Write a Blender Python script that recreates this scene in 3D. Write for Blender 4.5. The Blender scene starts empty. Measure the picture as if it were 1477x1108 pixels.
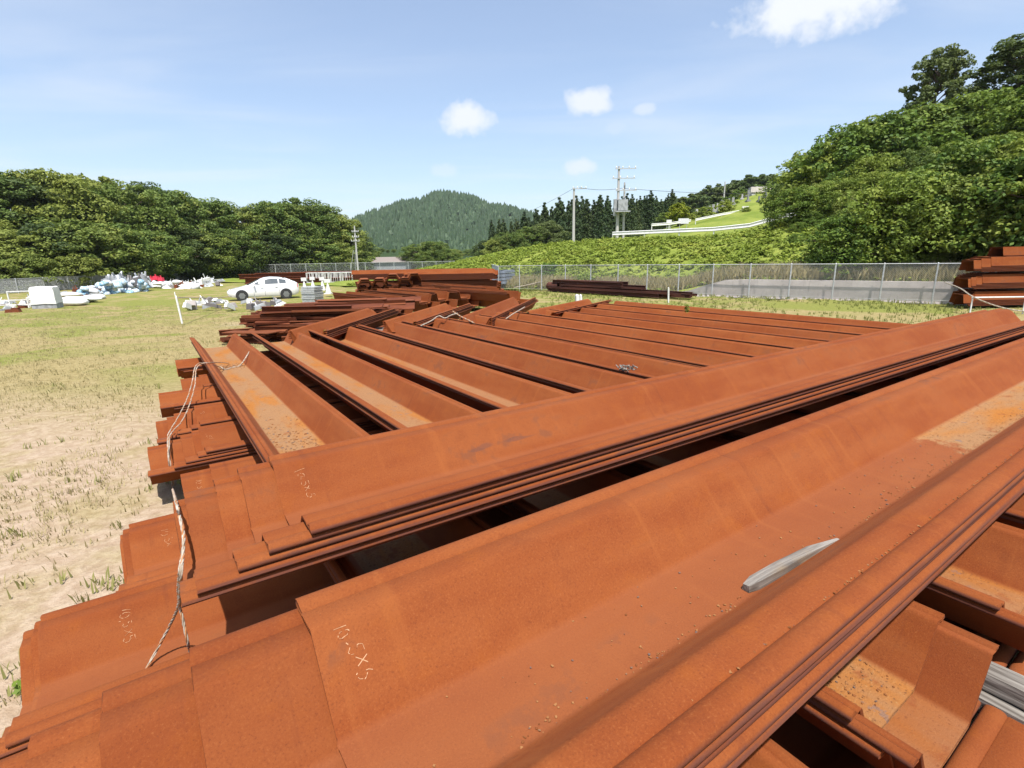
import bpy, bmesh, math, random
import numpy as np
from mathutils import Vector, Matrix
from mathutils.geometry import tessellate_polygon

random.seed(7)
rng = np.random.default_rng(7)
R = math.radians
scn = bpy.context.scene
col = scn.collection

# ------------------------------------------------------------------ camera, sky, sun, exposure
H = 2.30                                   # eye height above the yard
FPX, HZ, ROLL = 747.0, 371.0, R(-1.0)      # focal length in photo pixels, horizon row
PW, PH = 1477.0, 1108.0
CX, CY = 738.5, 554.0
PITCH = math.atan((CY - HZ) / FPX)
cam_d = bpy.data.cameras.new('camera')
cam_d.sensor_width = 36.0
cam_d.lens = FPX / PW * 36.0
cam_d.clip_start = 0.05
cam_d.clip_end = 6000.0
cam = bpy.data.objects.new('camera', cam_d)
col.objects.link(cam)
cam.location = (0, 0, H)
cam.matrix_world = Matrix.Translation((0, 0, H)) @ Matrix.Rotation(math.pi / 2 - PITCH, 4, 'X') @ Matrix.Rotation(ROLL, 4, 'Z')
scn.camera = cam
scn.cycles.max_bounces = 5
scn.cycles.diffuse_bounces = 3
scn.cycles.glossy_bounces = 2
scn.cycles.transmission_bounces = 3
scn.cycles.caustics_reflective = False
scn.cycles.caustics_refractive = False

SUN_EL = R(66)
SUN_H = Vector((0.22, -0.975, 0)).normalized()        # horizontal direction towards the sun
SUN_DIR = Vector((SUN_H.x * math.cos(SUN_EL), SUN_H.y * math.cos(SUN_EL), math.sin(SUN_EL)))
sun_d = bpy.data.lights.new('sun', 'SUN')
sun_d.energy = 4.3
sun_d.angle = R(0.53)
sun_d.color = (1.0, 0.955, 0.89)
sun = bpy.data.objects.new('sun', sun_d)
col.objects.link(sun)
sun.rotation_euler = SUN_DIR.to_track_quat('Z', 'Y').to_euler()

vs = scn.view_settings
vs.view_transform = 'Standard'
vs.look = 'None'
vs.gamma = 1.0
vs.use_curve_mapping = False
vs.exposure = 0.90

def pix_dir(u, v):
    dx, dy = u - CX, v - CY
    c, s = math.cos(ROLL), math.sin(ROLL)
    dx, dy = c * dx + s * dy, -s * dx + c * dy
    x, z = dx / FPX, -dy / FPX
    return Vector((x, math.cos(PITCH) + z * math.sin(PITCH), -math.sin(PITCH) + z * math.cos(PITCH)))

def at_depth(u, v, y):
    d = pix_dir(u, v)
    return Vector((0, 0, H)) + d * (y / d.y)

def at_z(u, v, z):
    d = pix_dir(u, v)
    return Vector((0, 0, H)) + d * ((z - H) / d.z)

world = bpy.data.worlds.new('World')
scn.world = world
world.use_nodes = True

def build_world():
    nt = world.node_tree
    N, L = nt.nodes, nt.links
    N.clear()
    out = N.new('ShaderNodeOutputWorld')
    bg = N.new('ShaderNodeBackground')
    bg.inputs['Strength'].default_value = 0.115
    sky = N.new('ShaderNodeTexSky')
    sky.sky_type = 'NISHITA'
    sky.sun_disc = False
    sky.sun_elevation = SUN_EL
    sky.sun_rotation = math.atan2(SUN_H.x, SUN_H.y)
    sky.air_density = 1.0
    sky.dust_density = 1.6
    sky.ozone_density = 2.2
    tc = N.new('ShaderNodeTexCoord')
    def math_(op, a=None, b=None, av=0.0, bv=0.0, clamp=False):
        m = N.new('ShaderNodeMath'); m.operation = op; m.use_clamp = clamp
        m.inputs[0].default_value = av
        if len(m.inputs) > 1: m.inputs[1].default_value = bv
        if a is not None: L.new(a, m.inputs[0])
        if b is not None: L.new(b, m.inputs[1])
        return m.outputs[0]
    def smooth(x, lo, hi):
        m = N.new('ShaderNodeMapRange'); m.interpolation_type = 'SMOOTHSTEP'
        m.inputs['From Min'].default_value = lo; m.inputs['From Max'].default_value = hi
        L.new(x, m.inputs['Value'])
        return m.outputs['Result']
    dirv = tc.outputs['Generated']
    sep = N.new('ShaderNodeSeparateXYZ'); L.new(dirv, sep.inputs[0])
    # thin streaky cirrus over the whole sky: direction projected onto a high plane
    zc = math_('MAXIMUM', sep.outputs['Z'], None, bv=0.05)
    px = math_('DIVIDE', sep.outputs['X'], zc)
    py = math_('DIVIDE', sep.outputs['Y'], zc)
    cmb = N.new('ShaderNodeCombineXYZ'); L.new(px, cmb.inputs[0]); L.new(py, cmb.inputs[1])
    mp = N.new('ShaderNodeMapping'); mp.inputs['Rotation'].default_value = (0, 0, R(35)); mp.inputs['Scale'].default_value = (0.45, 0.9, 1)
    L.new(cmb.outputs[0], mp.inputs['Vector'])
    n1 = N.new('ShaderNodeTexNoise'); n1.inputs['Scale'].default_value = 0.9; n1.inputs['Detail'].default_value = 5; n1.inputs['Roughness'].default_value = 0.5
    n1.inputs['Distortion'].default_value = 0.6
    L.new(mp.outputs[0], n1.inputs['Vector'])
    wisps = math_('MULTIPLY', smooth(n1.outputs['Fac'], 0.40, 0.85), None, bv=0.34)
    # a few small fair-weather cumulus, each a soft lump with a broken edge
    n2 = N.new('ShaderNodeTexNoise'); n2.inputs['Scale'].default_value = 17; n2.inputs['Detail'].default_value = 7; n2.inputs['Roughness'].default_value = 0.62
    L.new(dirv, n2.inputs['Vector'])
    n2c = math_('SUBTRACT', n2.outputs['Fac'], None, bv=0.5)
    n3 = N.new('ShaderNodeTexNoise'); n3.inputs['Scale'].default_value = 60; n3.inputs['Detail'].default_value = 5
    L.new(dirv, n3.inputs['Vector'])
    n3c = math_('SUBTRACT', n3.outputs['Fac'], None, bv=0.5)
    total = math_('ADD', wisps, None, bv=0.15)
    nn = math_('ADD', math_('MULTIPLY', n2c, None, bv=1.35), math_('MULTIPLY', n3c, None, bv=0.5))
    clouds = [(1185, 4, 0.135, 0.050, 1.0), (674, 172, 0.058, 0.032, 0.95), (849, 146, 0.050, 0.029, 0.9), (927, 157, 0.032, 0.016, 0.6),
              (838, 240, 0.036, 0.019, 0.7), (892, 183, 0.040, 0.015, 0.4), (640, 247, 0.035, 0.017, 0.4), (1900, 150, 0.10, 0.04, 0.8), (-420, 60, 0.13, 0.05, 0.8)]
    for (u, v, rx, rz, a) in clouds:
        c = pix_dir(u, v).normalized()
        right = Vector((c.y, -c.x, 0)).normalized()
        up = right.cross(c).normalized()
        rot = Matrix((right, c, up)).transposed()
        mp = N.new('ShaderNodeMapping'); mp.vector_type = 'TEXTURE'
        mp.inputs['Location'].default_value = tuple(c); mp.inputs['Rotation'].default_value = tuple(rot.to_euler('XYZ')); mp.inputs['Scale'].default_value = (rx, 0.5, rz)
        L.new(dirv, mp.inputs['Vector'])
        ln = N.new('ShaderNodeVectorMath'); ln.operation = 'LENGTH'; L.new(mp.outputs[0], ln.inputs[0])
        m = math_('MULTIPLY', smooth(math_('ADD', ln.outputs['Value'], nn), 1.10, 0.30), None, bv=a)
        total = math_('MAXIMUM', total, m)
    total = math_('MINIMUM', total, None, bv=1.0)
    mix = N.new('ShaderNodeMixRGB'); mix.blend_type = 'MIX'
    mix.inputs['Color2'].default_value = (4.4, 4.6, 4.95, 1)
    L.new(total, mix.inputs['Fac']); L.new(sky.outputs[0], mix.inputs['Color1'])
    L.new(mix.outputs[0], bg.inputs['Color'])
    L.new(bg.outputs[0], out.inputs['Surface'])
build_world()

# ------------------------------------------------------------------ helpers
def tag(o, label=None, cat=None, group=None, kind=None):
    if label: o['label'] = label
    if cat: o['category'] = cat
    if group: o['group'] = group
    if kind: o['kind'] = kind
    return o

def link_mesh(name, me, mats=None, parent=None):
    o = bpy.data.objects.new(name, me)
    col.objects.link(o)
    if mats is not None and not me.materials:
        for m in (mats if isinstance(mats, (list, tuple)) else [mats]): me.materials.append(m)
    if parent is not None: o.parent = parent
    return o

def empty(name, loc, rz=0.0):
    o = bpy.data.objects.new(name, None)
    col.objects.link(o)
    o.location = loc
    o.rotation_euler = (0, 0, rz)
    o.empty_display_size = 0.2
    return o

def copy_tree(o, parent=None):
    c = o.copy(); col.objects.link(c)
    if parent is not None: c.parent = parent
    for ch in o.children: copy_tree(ch, c)
    return c

class MB:
    def __init__(s): s.v = []; s.f = []; s.m = []
    def add(s, verts, faces, mi=0):
        k = len(s.v); s.v += [tuple(p) for p in verts]
        for f in faces: s.f.append(tuple(i + k for i in f)); s.m.append(mi)
        return s
    def box(s, c, size, rot=None, mi=0, taper=1.0):
        hx, hy, hz = size[0] / 2, size[1] / 2, size[2] / 2
        P = [Vector((x * (taper if z > 0 else 1), y * (taper if z > 0 else 1), z)) for z in (-hz, hz) for (x, y) in ((-hx, -hy), (hx, -hy), (hx, hy), (-hx, hy))]
        if rot is not None: P = [rot @ p for p in P]
        P = [p + Vector(c) for p in P]
        return s.add(P, [(3, 2, 1, 0), (4, 5, 6, 7), (0, 1, 5, 4), (1, 2, 6, 5), (2, 3, 7, 6), (3, 0, 4, 7)], mi)
    def tube(s, pts, rad, n=6, mi=0, cap=True):
        pts = [Vector(p) for p in pts]
        rads = rad if isinstance(rad, (list, tuple)) else [rad] * len(pts)
        k = len(s.v); ref = Vector((0.13, 0.31, 0.94))
        for i, p in enumerate(pts):
            t = (pts[min(i + 1, len(pts) - 1)] - pts[max(i - 1, 0)]).normalized()
            if abs(t.dot(ref)) > 0.97: ref = Vector((0.9, 0.2, 0.1))
            a = t.cross(ref).normalized(); b = t.cross(a).normalized()
            for j in range(n):
                q = 2 * math.pi * j / n
                s.v.append(tuple(p + (a * math.cos(q) + b * math.sin(q)) * rads[i]))
        for i in range(len(pts) - 1):
            for j in range(n):
                s.f.append((k + i * n + j, k + (i + 1) * n + j, k + (i + 1) * n + (j + 1) % n, k + i * n + (j + 1) % n)); s.m.append(mi)
        if cap:
            s.f.append(tuple(k + j for j in range(n))); s.m.append(mi)
            e = k + (len(pts) - 1) * n
            s.f.append(tuple(e + j for j in reversed(range(n)))); s.m.append(mi)
        return s
    def mesh(s, name, smooth=None):
        me = bpy.data.meshes.new(name)
        me.from_pydata(s.v, [], s.f)
        me.polygons.foreach_set('material_index', s.m)
        if smooth is not None:
            me.polygons.foreach_set('use_smooth', [True] * len(s.f))
            me.update()
            if smooth < 3.1: me.set_sharp_from_angle(angle=smooth)
        me.update()
        return me
    def build(s, name, mats, parent=None, smooth=None):
        return link_mesh(name, s.mesh(name, smooth), mats, parent)

def quads_mesh(name, V):
    """V: (n,4,3) array of quads -> mesh"""
    n = V.shape[0]
    me = bpy.data.meshes.new(name)
    me.vertices.add(n * 4); me.loops.add(n * 4); me.polygons.add(n)
    me.vertices.foreach_set('co', np.ascontiguousarray(V, dtype=np.float32).ravel())
    me.loops.foreach_set('vertex_index', np.arange(n * 4, dtype=np.int32))
    me.polygons.foreach_set('loop_start', np.arange(0, n * 4, 4, dtype=np.int32))
    me.update(calc_edges=True)
    return me

def sm(a, b, x):
    t = min(1.0, max(0.0, (x - a) / (b - a))); return t * t * (3 - 2 * t)

# ------------------------------------------------------------------ materials
def mat(name, base=(0.5, 0.5, 0.5), rough=0.7, metal=0.0, spec=0.4):
    m = bpy.data.materials.new(name); m.use_nodes = True
    b = m.node_tree.nodes['Principled BSDF']
    b.inputs['Base Color'].default_value = (*base, 1)
    b.inputs['Roughness'].default_value = rough
    b.inputs['Metallic'].default_value = metal
    b.inputs['Specular IOR Level'].default_value = spec
    return m

class G:
    """small node-graph helper"""
    def __init__(s, m): s.m = m; s.N = m.node_tree.nodes; s.L = m.node_tree.links; s.b = s.N['Principled BSDF']
    def coord(s, which='Object', scale=(1, 1, 1)):
        t = s.N.new('ShaderNodeTexCoord'); mp = s.N.new('ShaderNodeMapping'); mp.inputs['Scale'].default_value = scale
        s.L.new(t.outputs[which], mp.inputs['Vector']); return mp.outputs[0]
    def noise(s, vec, scale, detail=4, rough=0.55, dist=0.0):
        n = s.N.new('ShaderNodeTexNoise'); n.inputs['Scale'].default_value = scale; n.inputs['Detail'].default_value = detail
        n.inputs['Roughness'].default_value = rough; n.inputs['Distortion'].default_value = dist
        if vec is not None: s.L.new(vec, n.inputs['Vector'])
        return n.outputs['Fac']
    def rng(s, x, lo, hi, a=0.0, b=1.0):
        m = s.N.new('ShaderNodeMapRange'); m.interpolation_type = 'SMOOTHSTEP'
        for k, v in (('From Min', lo), ('From Max', hi), ('To Min', a), ('To Max', b)): m.inputs[k].default_value = v
        s.L.new(x, m.inputs['Value']); return m.outputs['Result']
    def mix(s, f, a, b, mode='MIX'):
        m = s.N.new('ShaderNodeMixRGB'); m.blend_type = mode
        if isinstance(f, (int, float)): m.inputs['Fac'].default_value = f
        else: s.L.new(f, m.inputs['Fac'])
        for k, v in (('Color1', a), ('Color2', b)):
            if isinstance(v, tuple): m.inputs[k].default_value = (*v, 1)
            else: s.L.new(v, m.inputs[k])
        return m.outputs[0]
    def math(s, op, a, b=0.0, clamp=False):
        m = s.N.new('ShaderNodeMath'); m.operation = op; m.use_clamp = clamp
        for i, v in enumerate((a, b)):
            if isinstance(v, (int, float)): m.inputs[i].default_value = v
            else: s.L.new(v, m.inputs[i])
        return m.outputs[0]
    def bump(s, h, strength=0.3, dist=0.01, normal=None):
        b = s.N.new('ShaderNodeBump'); b.inputs['Strength'].default_value = strength; b.inputs['Distance'].default_value = dist
        s.L.new(h, b.inputs['Height'])
        if normal is not None: s.L.new(normal, b.inputs['Normal'])
        s.L.new(b.outputs[0], s.b.inputs['Normal']); return b.outputs[0]
    def color(s, c): s.L.new(c, s.b.inputs['Base Color'])
    def attr(s, name, typ='OBJECT'):
        a = s.N.new('ShaderNodeAttribute'); a.attribute_type = typ; a.attribute_name = name; return a.outputs['Fac']
    def obj_random(s):
        return s.N.new('ShaderNodeObjectInfo').outputs['Random']
    def island(s):
        return s.N.new('ShaderNodeNewGeometry').outputs['Random Per Island']
    def sep(s, vec):
        n = s.N.new('ShaderNodeSeparateXYZ'); s.L.new(vec, n.inputs[0]); return n.outputs

RUST_A, RUST_B, RUST_HI, RUST_LO = (0.172, 0.0392, 0.0072), (0.212, 0.0595, 0.0142), (0.236, 0.0625, 0.0072), (0.112, 0.0240, 0.0060)
def rust_material(name, depth, webhalf, halfw):
    m = mat(name, rough=0.88, spec=0.22); g = G(m)
    co = g.coord('Object')
    loc = g.N.new('ShaderNodeObjectInfo')
    off = g.N.new('ShaderNodeVectorMath'); off.operation = 'MULTIPLY_ADD'
    g.L.new(loc.outputs['Random'], off.inputs[0]); off.inputs[1].default_value = (37.0, 53.0, 11.0); g.L.new(co, off.inputs[2])
    cv = off.outputs[0]
    st = g.N.new('ShaderNodeMapping'); st.inputs['Scale'].default_value = (2.2, 0.55, 2.2); g.L.new(cv, st.inputs['Vector'])
    big = g.noise(st.outputs[0], 1.6, 3, 0.6)
    mid = g.noise(cv, 8.0, 5, 0.65)
    fine = g.noise(cv, 150.0, 4, 0.85)
    c = g.mix(g.rng(big, 0.34, 0.66), RUST_A, RUST_B)
    c = g.mix(g.rng(mid, 0.50, 0.75, 0, 0.42), c, RUST_HI)
    c = g.mix(g.rng(mid, 0.46, 0.26, 0, 0.30), c, RUST_LO)
    c = g.mix(g.rng(fine, 0.52, 0.74, 0, 0.75), c, (0.270, 0.092, 0.026))
    c = g.mix(g.rng(fine, 0.48, 0.26, 0, 0.75), c, (0.070, 0.0165, 0.0062))
    c = g.mix(g.rng(loc.outputs['Random'], 0.0, 1.0, 0.0, 0.30), c, RUST_LO)
    sk = g.N.new('ShaderNodeMapping'); sk.inputs['Scale'].default_value = (1.2, 11.0, 1.2); g.L.new(cv, sk.inputs['Vector'])
    streak = g.noise(sk.outputs[0], 1.0, 4, 0.6)
    c = g.mix(g.rng(streak, 0.56, 0.76, 0, 0.42), c, (0.240, 0.072, 0.0165))
    c = g.mix(g.rng(streak, 0.42, 0.24, 0, 0.40), c, (0.098, 0.0225, 0.0088))
    blot = g.math('MULTIPLY', g.rng(big, 0.52, 0.66), g.rng(mid, 0.50, 0.62))
    c = g.mix(g.math('MULTIPLY', blot, 0.62), c, (0.120, 0.042, 0.020))
    c = g.mix(g.rng(big, 0.70, 0.715, 0, 0.5), c, (0.085, 0.037, 0.028))
    # washed-in silt and rust flakes lying in the bottom of the trough
    x, y, z = g.sep(co)
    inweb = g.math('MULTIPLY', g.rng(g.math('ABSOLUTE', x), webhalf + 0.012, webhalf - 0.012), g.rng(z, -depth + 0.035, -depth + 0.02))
    along = g.math('MULTIPLY', g.rng(g.math('ADD', g.math('SUBTRACT', y, g.attr('dirt_from')), g.math('MULTIPLY', g.math('SUBTRACT', mid, 0.5), 1.1)), -0.08, 0.10), g.attr('dirt'))
    grain = g.noise(cv, 60.0, 2, 0.75)
    dcol = g.mix(g.rng(big, 0.32, 0.56), (0.285, 0.108, 0.019), (0.245, 0.130, 0.058))
    dcol = g.mix(g.rng(mid, 0.64, 0.68, 0, 0.75), dcol, (0.155, 0.110, 0.092))
    dcol = g.mix(g.rng(grain, 0.60, 0.74, 0, 0.6), dcol, (0.33, 0.205, 0.088))
    dcol = g.mix(g.rng(grain, 0.42, 0.30, 0, 0.7), dcol, (0.085, 0.040, 0.020))
    c = g.mix(g.math('MULTIPLY', inweb, 0.42), c, (0.205, 0.067, 0.0260))  # even pinker tint over the whole web
    # bare blue-brown mill scale along the outer edge of the interlocks
    edge = g.math('MULTIPLY', g.rng(g.math('ABSOLUTE', x), halfw - 0.012, halfw - 0.004), g.rng(z, 0.002, -0.006))
    c = g.mix(g.math('MULTIPLY', edge, g.rng(mid, 0.3, 0.55, 0.25, 0.75)), c, (0.088, 0.034, 0.027))
    fac = g.math('MULTIPLY', g.math('MULTIPLY', inweb, along), g.rng(mid, 0.30, 0.42, 0.35, 1.0))
    c = g.mix(fac, c, dcol)
    g.color(c)
    hb = g.math('ADD', fine, mid)
    hb = g.math('ADD', hb, g.math('MULTIPLY', g.math('MULTIPLY', fac, grain), 5.0))
    g.bump(hb, 0.38, 0.004)
    return m

M = {}
def build_materials():
    M['concrete'] = m = mat('concrete', rough=0.9, spec=0.2); g = G(m); co = g.coord('Object')
    c = g.mix(g.rng(g.noise(co, 1.3, 6, 0.6), 0.3, 0.7), (0.44, 0.395, 0.38), (0.56, 0.505, 0.485))
    c = g.mix(g.rng(g.noise(g.coord('Object', (3, 3, 0.5)), 2.0, 5, 0.6), 0.55, 0.75, 0, 0.6), c, (0.26, 0.23, 0.205)); g.color(c); g.bump(g.noise(co, 40, 4), 0.3, 0.01)
    M['galv'] = m = mat('galvanised_steel', (0.62, 0.64, 0.65), 0.5, 0.35, 0.5); g = G(m)
    g.color(g.mix(g.rng(g.noise(g.coord('Object'), 14, 4), 0.35, 0.65), (0.38, 0.39, 0.40), (0.50, 0.515, 0.52)))
    M['white_paint'] = m = mat('weathered_white_paint', (0.78, 0.78, 0.76), 0.5); g = G(m)
    g.color(g.mix(g.rng(g.noise(g.coord('Object'), 5, 5, 0.65), 0.45, 0.75), (0.66, 0.66, 0.645), (0.48, 0.46, 0.42)))
    M['car_paint'] = m = mat('car_paint', (0.70, 0.70, 0.70), 0.25, 0.0, 0.5); m.node_tree.nodes['Principled BSDF'].inputs['Coat Weight'].default_value = 0.6
    M['glass'] = mat('car_glass', (0.06, 0.075, 0.085), 0.08, 0.0, 0.7)
    M['tyre'] = mat('tyre_rubber', (0.03, 0.03, 0.03), 0.85)
    M['alloy'] = mat('alloy_wheel', (0.26, 0.265, 0.27), 0.4, 0.6)
    M['lamp'] = mat('lamp_lens', (0.75, 0.76, 0.78), 0.12)
    M['red_lamp'] = mat('red_lens', (0.45, 0.02, 0.02), 0.2)
    M['black'] = mat('black_plastic', (0.025, 0.025, 0.027), 0.6)
    M['timber'] = m = mat('weathered_timber', rough=0.9, spec=0.15); g = G(m); co = g.coord('Object', (38, 2.2, 38))
    n = g.noise(co, 1.0, 6, 0.6, 0.4)
    c = g.mix(g.rng(n, 0.3, 0.7), (0.075, 0.064, 0.055), (0.27, 0.25, 0.225)); c = g.mix(g.rng(g.noise(g.coord('Object'), 7, 4), 0.5, 0.7, 0, 0.7), c, (0.24, 0.18, 0.11))
    g.color(c); g.bump(n, 0.7, 0.01)
    M['chalk'] = mat('chalk', (0.46, 0.27, 0.15), 0.95, 0, 0.05)
    M['rope_w'] = m = mat('rope_white', rough=0.9); g = G(m); g.color(g.mix(g.rng(g.noise(g.coord('Object'), 30, 3), 0.35, 0.65), (0.26, 0.21, 0.155), (0.42, 0.37, 0.31)))
    M['rope_o'] = m = mat('rope_orange', rough=0.9); g = G(m); g.color(g.mix(g.rng(g.noise(g.coord('Object'), 30, 3), 0.35, 0.65), (0.30, 0.12, 0.045), (0.40, 0.22, 0.11)))
    M['flake'] = m = mat('rust_flakes', rough=0.95, spec=0.1); g = G(m)
    i = g.island(); c = g.mix(g.rng(i, 0.0, 0.6), (0.15, 0.050, 0.017), (0.25, 0.120, 0.048)); c = g.mix(g.rng(i, 0.75, 0.95), c, (0.12, 0.085, 0.075)); g.color(c)
    # pole concrete, tarps, sacks
    M['pole'] = mat('pole_concrete', (0.40, 0.39, 0.38), 0.85)
    M['wire'] = mat('cable_black', (0.05, 0.05, 0.055), 0.6)
    M['tarp'] = m = mat('white_tarp', (0.66, 0.66, 0.64), 0.6); 
    M['sack_blue'] = m = mat('sack_pale_blue', rough=0.7); g = G(m)
    g.color(g.mix(g.rng(g.noise(g.coord('Object'), 5, 3), 0.42, 0.58), (0.26, 0.40, 0.50), (0.54, 0.58, 0.61)))
    M['sack_teal'] = m = mat('sack_blue', rough=0.7); g = G(m)
    g.color(g.mix(g.rng(g.noise(g.coord('Object'), 6, 3), 0.4, 0.6), (0.12, 0.27, 0.41), (0.37, 0.50, 0.56)))
    M['sack_white'] = mat('sack_white', (0.56, 0.57, 0.60), 0.75)
    M['red_paint'] = mat('red_paint', (0.55, 0.03, 0.06), 0.5)
    M['grey_panel'] = m = mat('grey_panel', (0.40, 0.42, 0.43), 0.7); g = G(m)
    g.color(g.mix(g.rng(g.noise(g.coord('Object'), 4, 5), 0.4, 0.65), (0.32, 0.335, 0.35), (0.21, 0.22, 0.225)))
    M['blue_grey'] = mat('blue_grey_panel', (0.20, 0.23, 0.29), 0.55)
    M['dark_scrap'] = m = mat('mixed_scrap', rough=0.85); g = G(m)
    g.color(g.mix(g.rng(g.obj_random(), 0, 1), (0.10, 0.09, 0.09), (0.32, 0.29, 0.27)))
    M['gravestone'] = m = mat('grave_granite', rough=0.6); g = G(m); g.color(g.mix(g.rng(g.obj_random(), 0, 1), (0.18, 0.18, 0.185), (0.42, 0.41, 0.40)))
    M['shed_roof'] = mat('faded_roof', (0.20, 0.17, 0.155), 0.8)
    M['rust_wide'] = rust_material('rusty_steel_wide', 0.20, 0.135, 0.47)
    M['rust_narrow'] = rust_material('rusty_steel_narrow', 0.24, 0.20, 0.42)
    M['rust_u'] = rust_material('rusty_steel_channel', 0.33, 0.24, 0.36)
    m = M['rust_plain'] = mat('rusty_steel_old', rough=0.9, spec=0.2); g = G(m); co = g.coord('Object')
    c = g.mix(g.rng(g.noise(co, 3, 6, 0.65), 0.3, 0.7), (0.075, 0.021, 0.011), (0.150, 0.042, 0.016))
    c = g.mix(g.rng(g.obj_random(), 0, 1, 0, 0.6), c, (0.185, 0.058, 0.022)); c = g.mix(g.rng(g.noise(co, 60, 3), 0.5, 0.75, 0, 0.4), c, (0.06, 0.02, 0.012)); g.color(c); g.bump(g.noise(co, 80, 3), 0.3, 0.004)
    m = M['rust_dark'] = mat('dark_rusty_steel', rough=0.9, spec=0.2); g = G(m); co = g.coord('Object')
    c = g.mix(g.rng(g.noise(co, 3, 6, 0.65), 0.3, 0.7), (0.050, 0.020, 0.015), (0.098, 0.036, 0.024)); g.color(c); g.bump(g.noise(co, 80, 3), 0.3, 0.004)
    # foliage
    def leaf(name, a, b, yellow, trans=0.35):
        m = bpy.data.materials.new(name); m.use_nodes = True
        g = G(m); out = g.N['Material Output']
        i = g.island()
        c = g.mix(i, a, b)
        c = g.mix(g.rng(g.noise(g.coord('Object'), 0.55, 3, 0.6), 0.48, 0.72, 0, 0.75), c, yellow)
        c = g.mix(g.rng(g.obj_random(), 0.35, 1, 0, 0.55), c, yellow)
        c = g.mix(g.rng(g.obj_random(), 0.30, 0, 0, 0.35), c, tuple(q * 0.55 for q in a))
        g.color(c)
        g.b.inputs['Roughness'].default_value = 0.62; g.b.inputs['Specular IOR Level'].default_value = 0.25
        t = g.N.new('ShaderNodeBsdfTranslucent'); g.L.new(g.mix(0.35, c, (0.12, 0.16, 0.02)), t.inputs['Color'])
        ms = g.N.new('ShaderNodeMixShader'); ms.inputs['Fac'].default_value = trans
        g.L.new(g.b.outputs[0], ms.inputs[1]); g.L.new(t.outputs[0], ms.inputs[2]); g.L.new(ms.outputs[0], out.inputs['Surface'])
        return m
    M['leaf'] = leaf('broad_leaves', (0.070, 0.122, 0.026), (0.172, 0.240, 0.052), (0.285, 0.305, 0.062))
    M['leaf_near'] = leaf('hillside_leaves', (0.054, 0.115, 0.020), (0.155, 0.240, 0.036), (0.275, 0.310, 0.048))
    M['leaf_dark'] = leaf('dark_leaves', (0.045, 0.080, 0.026), (0.105, 0.150, 0.046), (0.150, 0.180, 0.055))
    M['leaf_bright'] = leaf('bright_leaves', (0.18, 0.23, 0.015), (0.30, 0.34, 0.02), (0.34, 0.36, 0.03))
    M['conifer'] = leaf('cedar_needles', (0.036, 0.068, 0.028), (0.075, 0.118, 0.042), (0.110, 0.140, 0.045), 0.15)
    M['far_wood'] = leaf('far_forest', (0.020, 0.046, 0.024), (0.040, 0.080, 0.036), (0.075, 0.115, 0.045), 0.12)
    M['shrub'] = leaf('slope_shrubs', (0.120, 0.190, 0.022), (0.225, 0.300, 0.038), (0.310, 0.335, 0.055))
    M['grass'] = leaf('green_grass', (0.16, 0.19, 0.045), (0.25, 0.26, 0.070), (0.36, 0.33, 0.14), 0.3)
    M['dry_grass'] = leaf('dry_grass', (0.30, 0.25, 0.115), (0.44, 0.37, 0.20), (0.36, 0.31, 0.14), 0.25)
    M['bark'] = mat('bark', (0.10, 0.075, 0.055), 0.9)
    # terrain
    m = M['ground'] = mat('yard_ground', rough=0.95, spec=0.1); g = G(m); co = g.coord('Object')
    x, y, z = g.sep(co)
    n_big = g.noise(g.coord('Object', (1, 1, 1)), 0.16, 5, 0.6, 0.5); n_mid = g.noise(co, 0.9, 6, 0.65); n_f = g.noise(co, 9.0, 6, 0.7); n_ff = g.noise(co, 45.0, 3, 0.7)
    dirt = g.mix(g.rng(n_f, 0.35, 0.68), (0.285, 0.208, 0.142), (0.380, 0.298, 0.220))
    dirt = g.mix(g.rng(n_ff, 0.55, 0.75, 0, 0.6), dirt, (0.235, 0.170, 0.105))
    straw = g.mix(g.rng(n_f, 0.35, 0.65), (0.215, 0.168, 0.072), (0.300, 0.245, 0.120))
    straw = g.mix(g.rng(n_ff, 0.5, 0.75, 0, 0.55), straw, (0.145, 0.120, 0.052))
    green = g.mix(g.rng(n_f, 0.35, 0.7), (0.130, 0.148, 0.032), (0.215, 0.212, 0.058))
    # bare trampled earth near the stacks, straw further out, greener strips towards the fences
    near = g.rng(g.math('ADD', g.math('MULTIPLY', y, 1.0), g.math('MULTIPLY', g.math('SUBTRACT', n_mid, 0.5), 7.0)), 11.0, 6.0)
    bare = g.math('MAXIMUM', near, g.rng(n_big, 0.60, 0.70))
    c = g.mix(g.math('MULTIPLY', bare, g.rng(n_mid, 0.34, 0.56, 0.30, 1.0)), straw, dirt)
    gfar = g.math('MAXIMUM', g.rng(n_big, 0.48, 0.40), g.math('MULTIPLY', g.rng(y, 16, 26), g.rng(n_mid, 0.42, 0.55)))
    c = g.mix(g.math('MULTIPLY', gfar, g.rng(y, 8.0, 13.0)), c, green)
    c = g.mix(g.rng(y, 99, 112), c, (0.028, 0.048, 0.014))
    g.color(c); g.bump(g.math('ADD', n_f, g.math('MULTIPLY', n_ff, 0.5)), 0.8, 0.03)
    m = M['slope'] = mat('grassy_slope', rough=0.95, spec=0.1); g = G(m); co = g.coord('Object')
    c = g.mix(g.rng(g.noise(co, 0.35, 6, 0.6), 0.35, 0.65), (0.125, 0.170, 0.026), (0.205, 0.235, 0.048))
    c = g.mix(g.rng(g.noise(co, 6, 5, 0.7), 0.5, 0.72, 0, 0.6), c, (0.085, 0.115, 0.022)); g.color(c); g.bump(g.noise(co, 3, 6, 0.7), 0.9, 0.12)
    m = M['forest_floor'] = mat('forest_floor', rough=0.95, spec=0.1); g = G(m); co = g.coord('Object')
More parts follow.
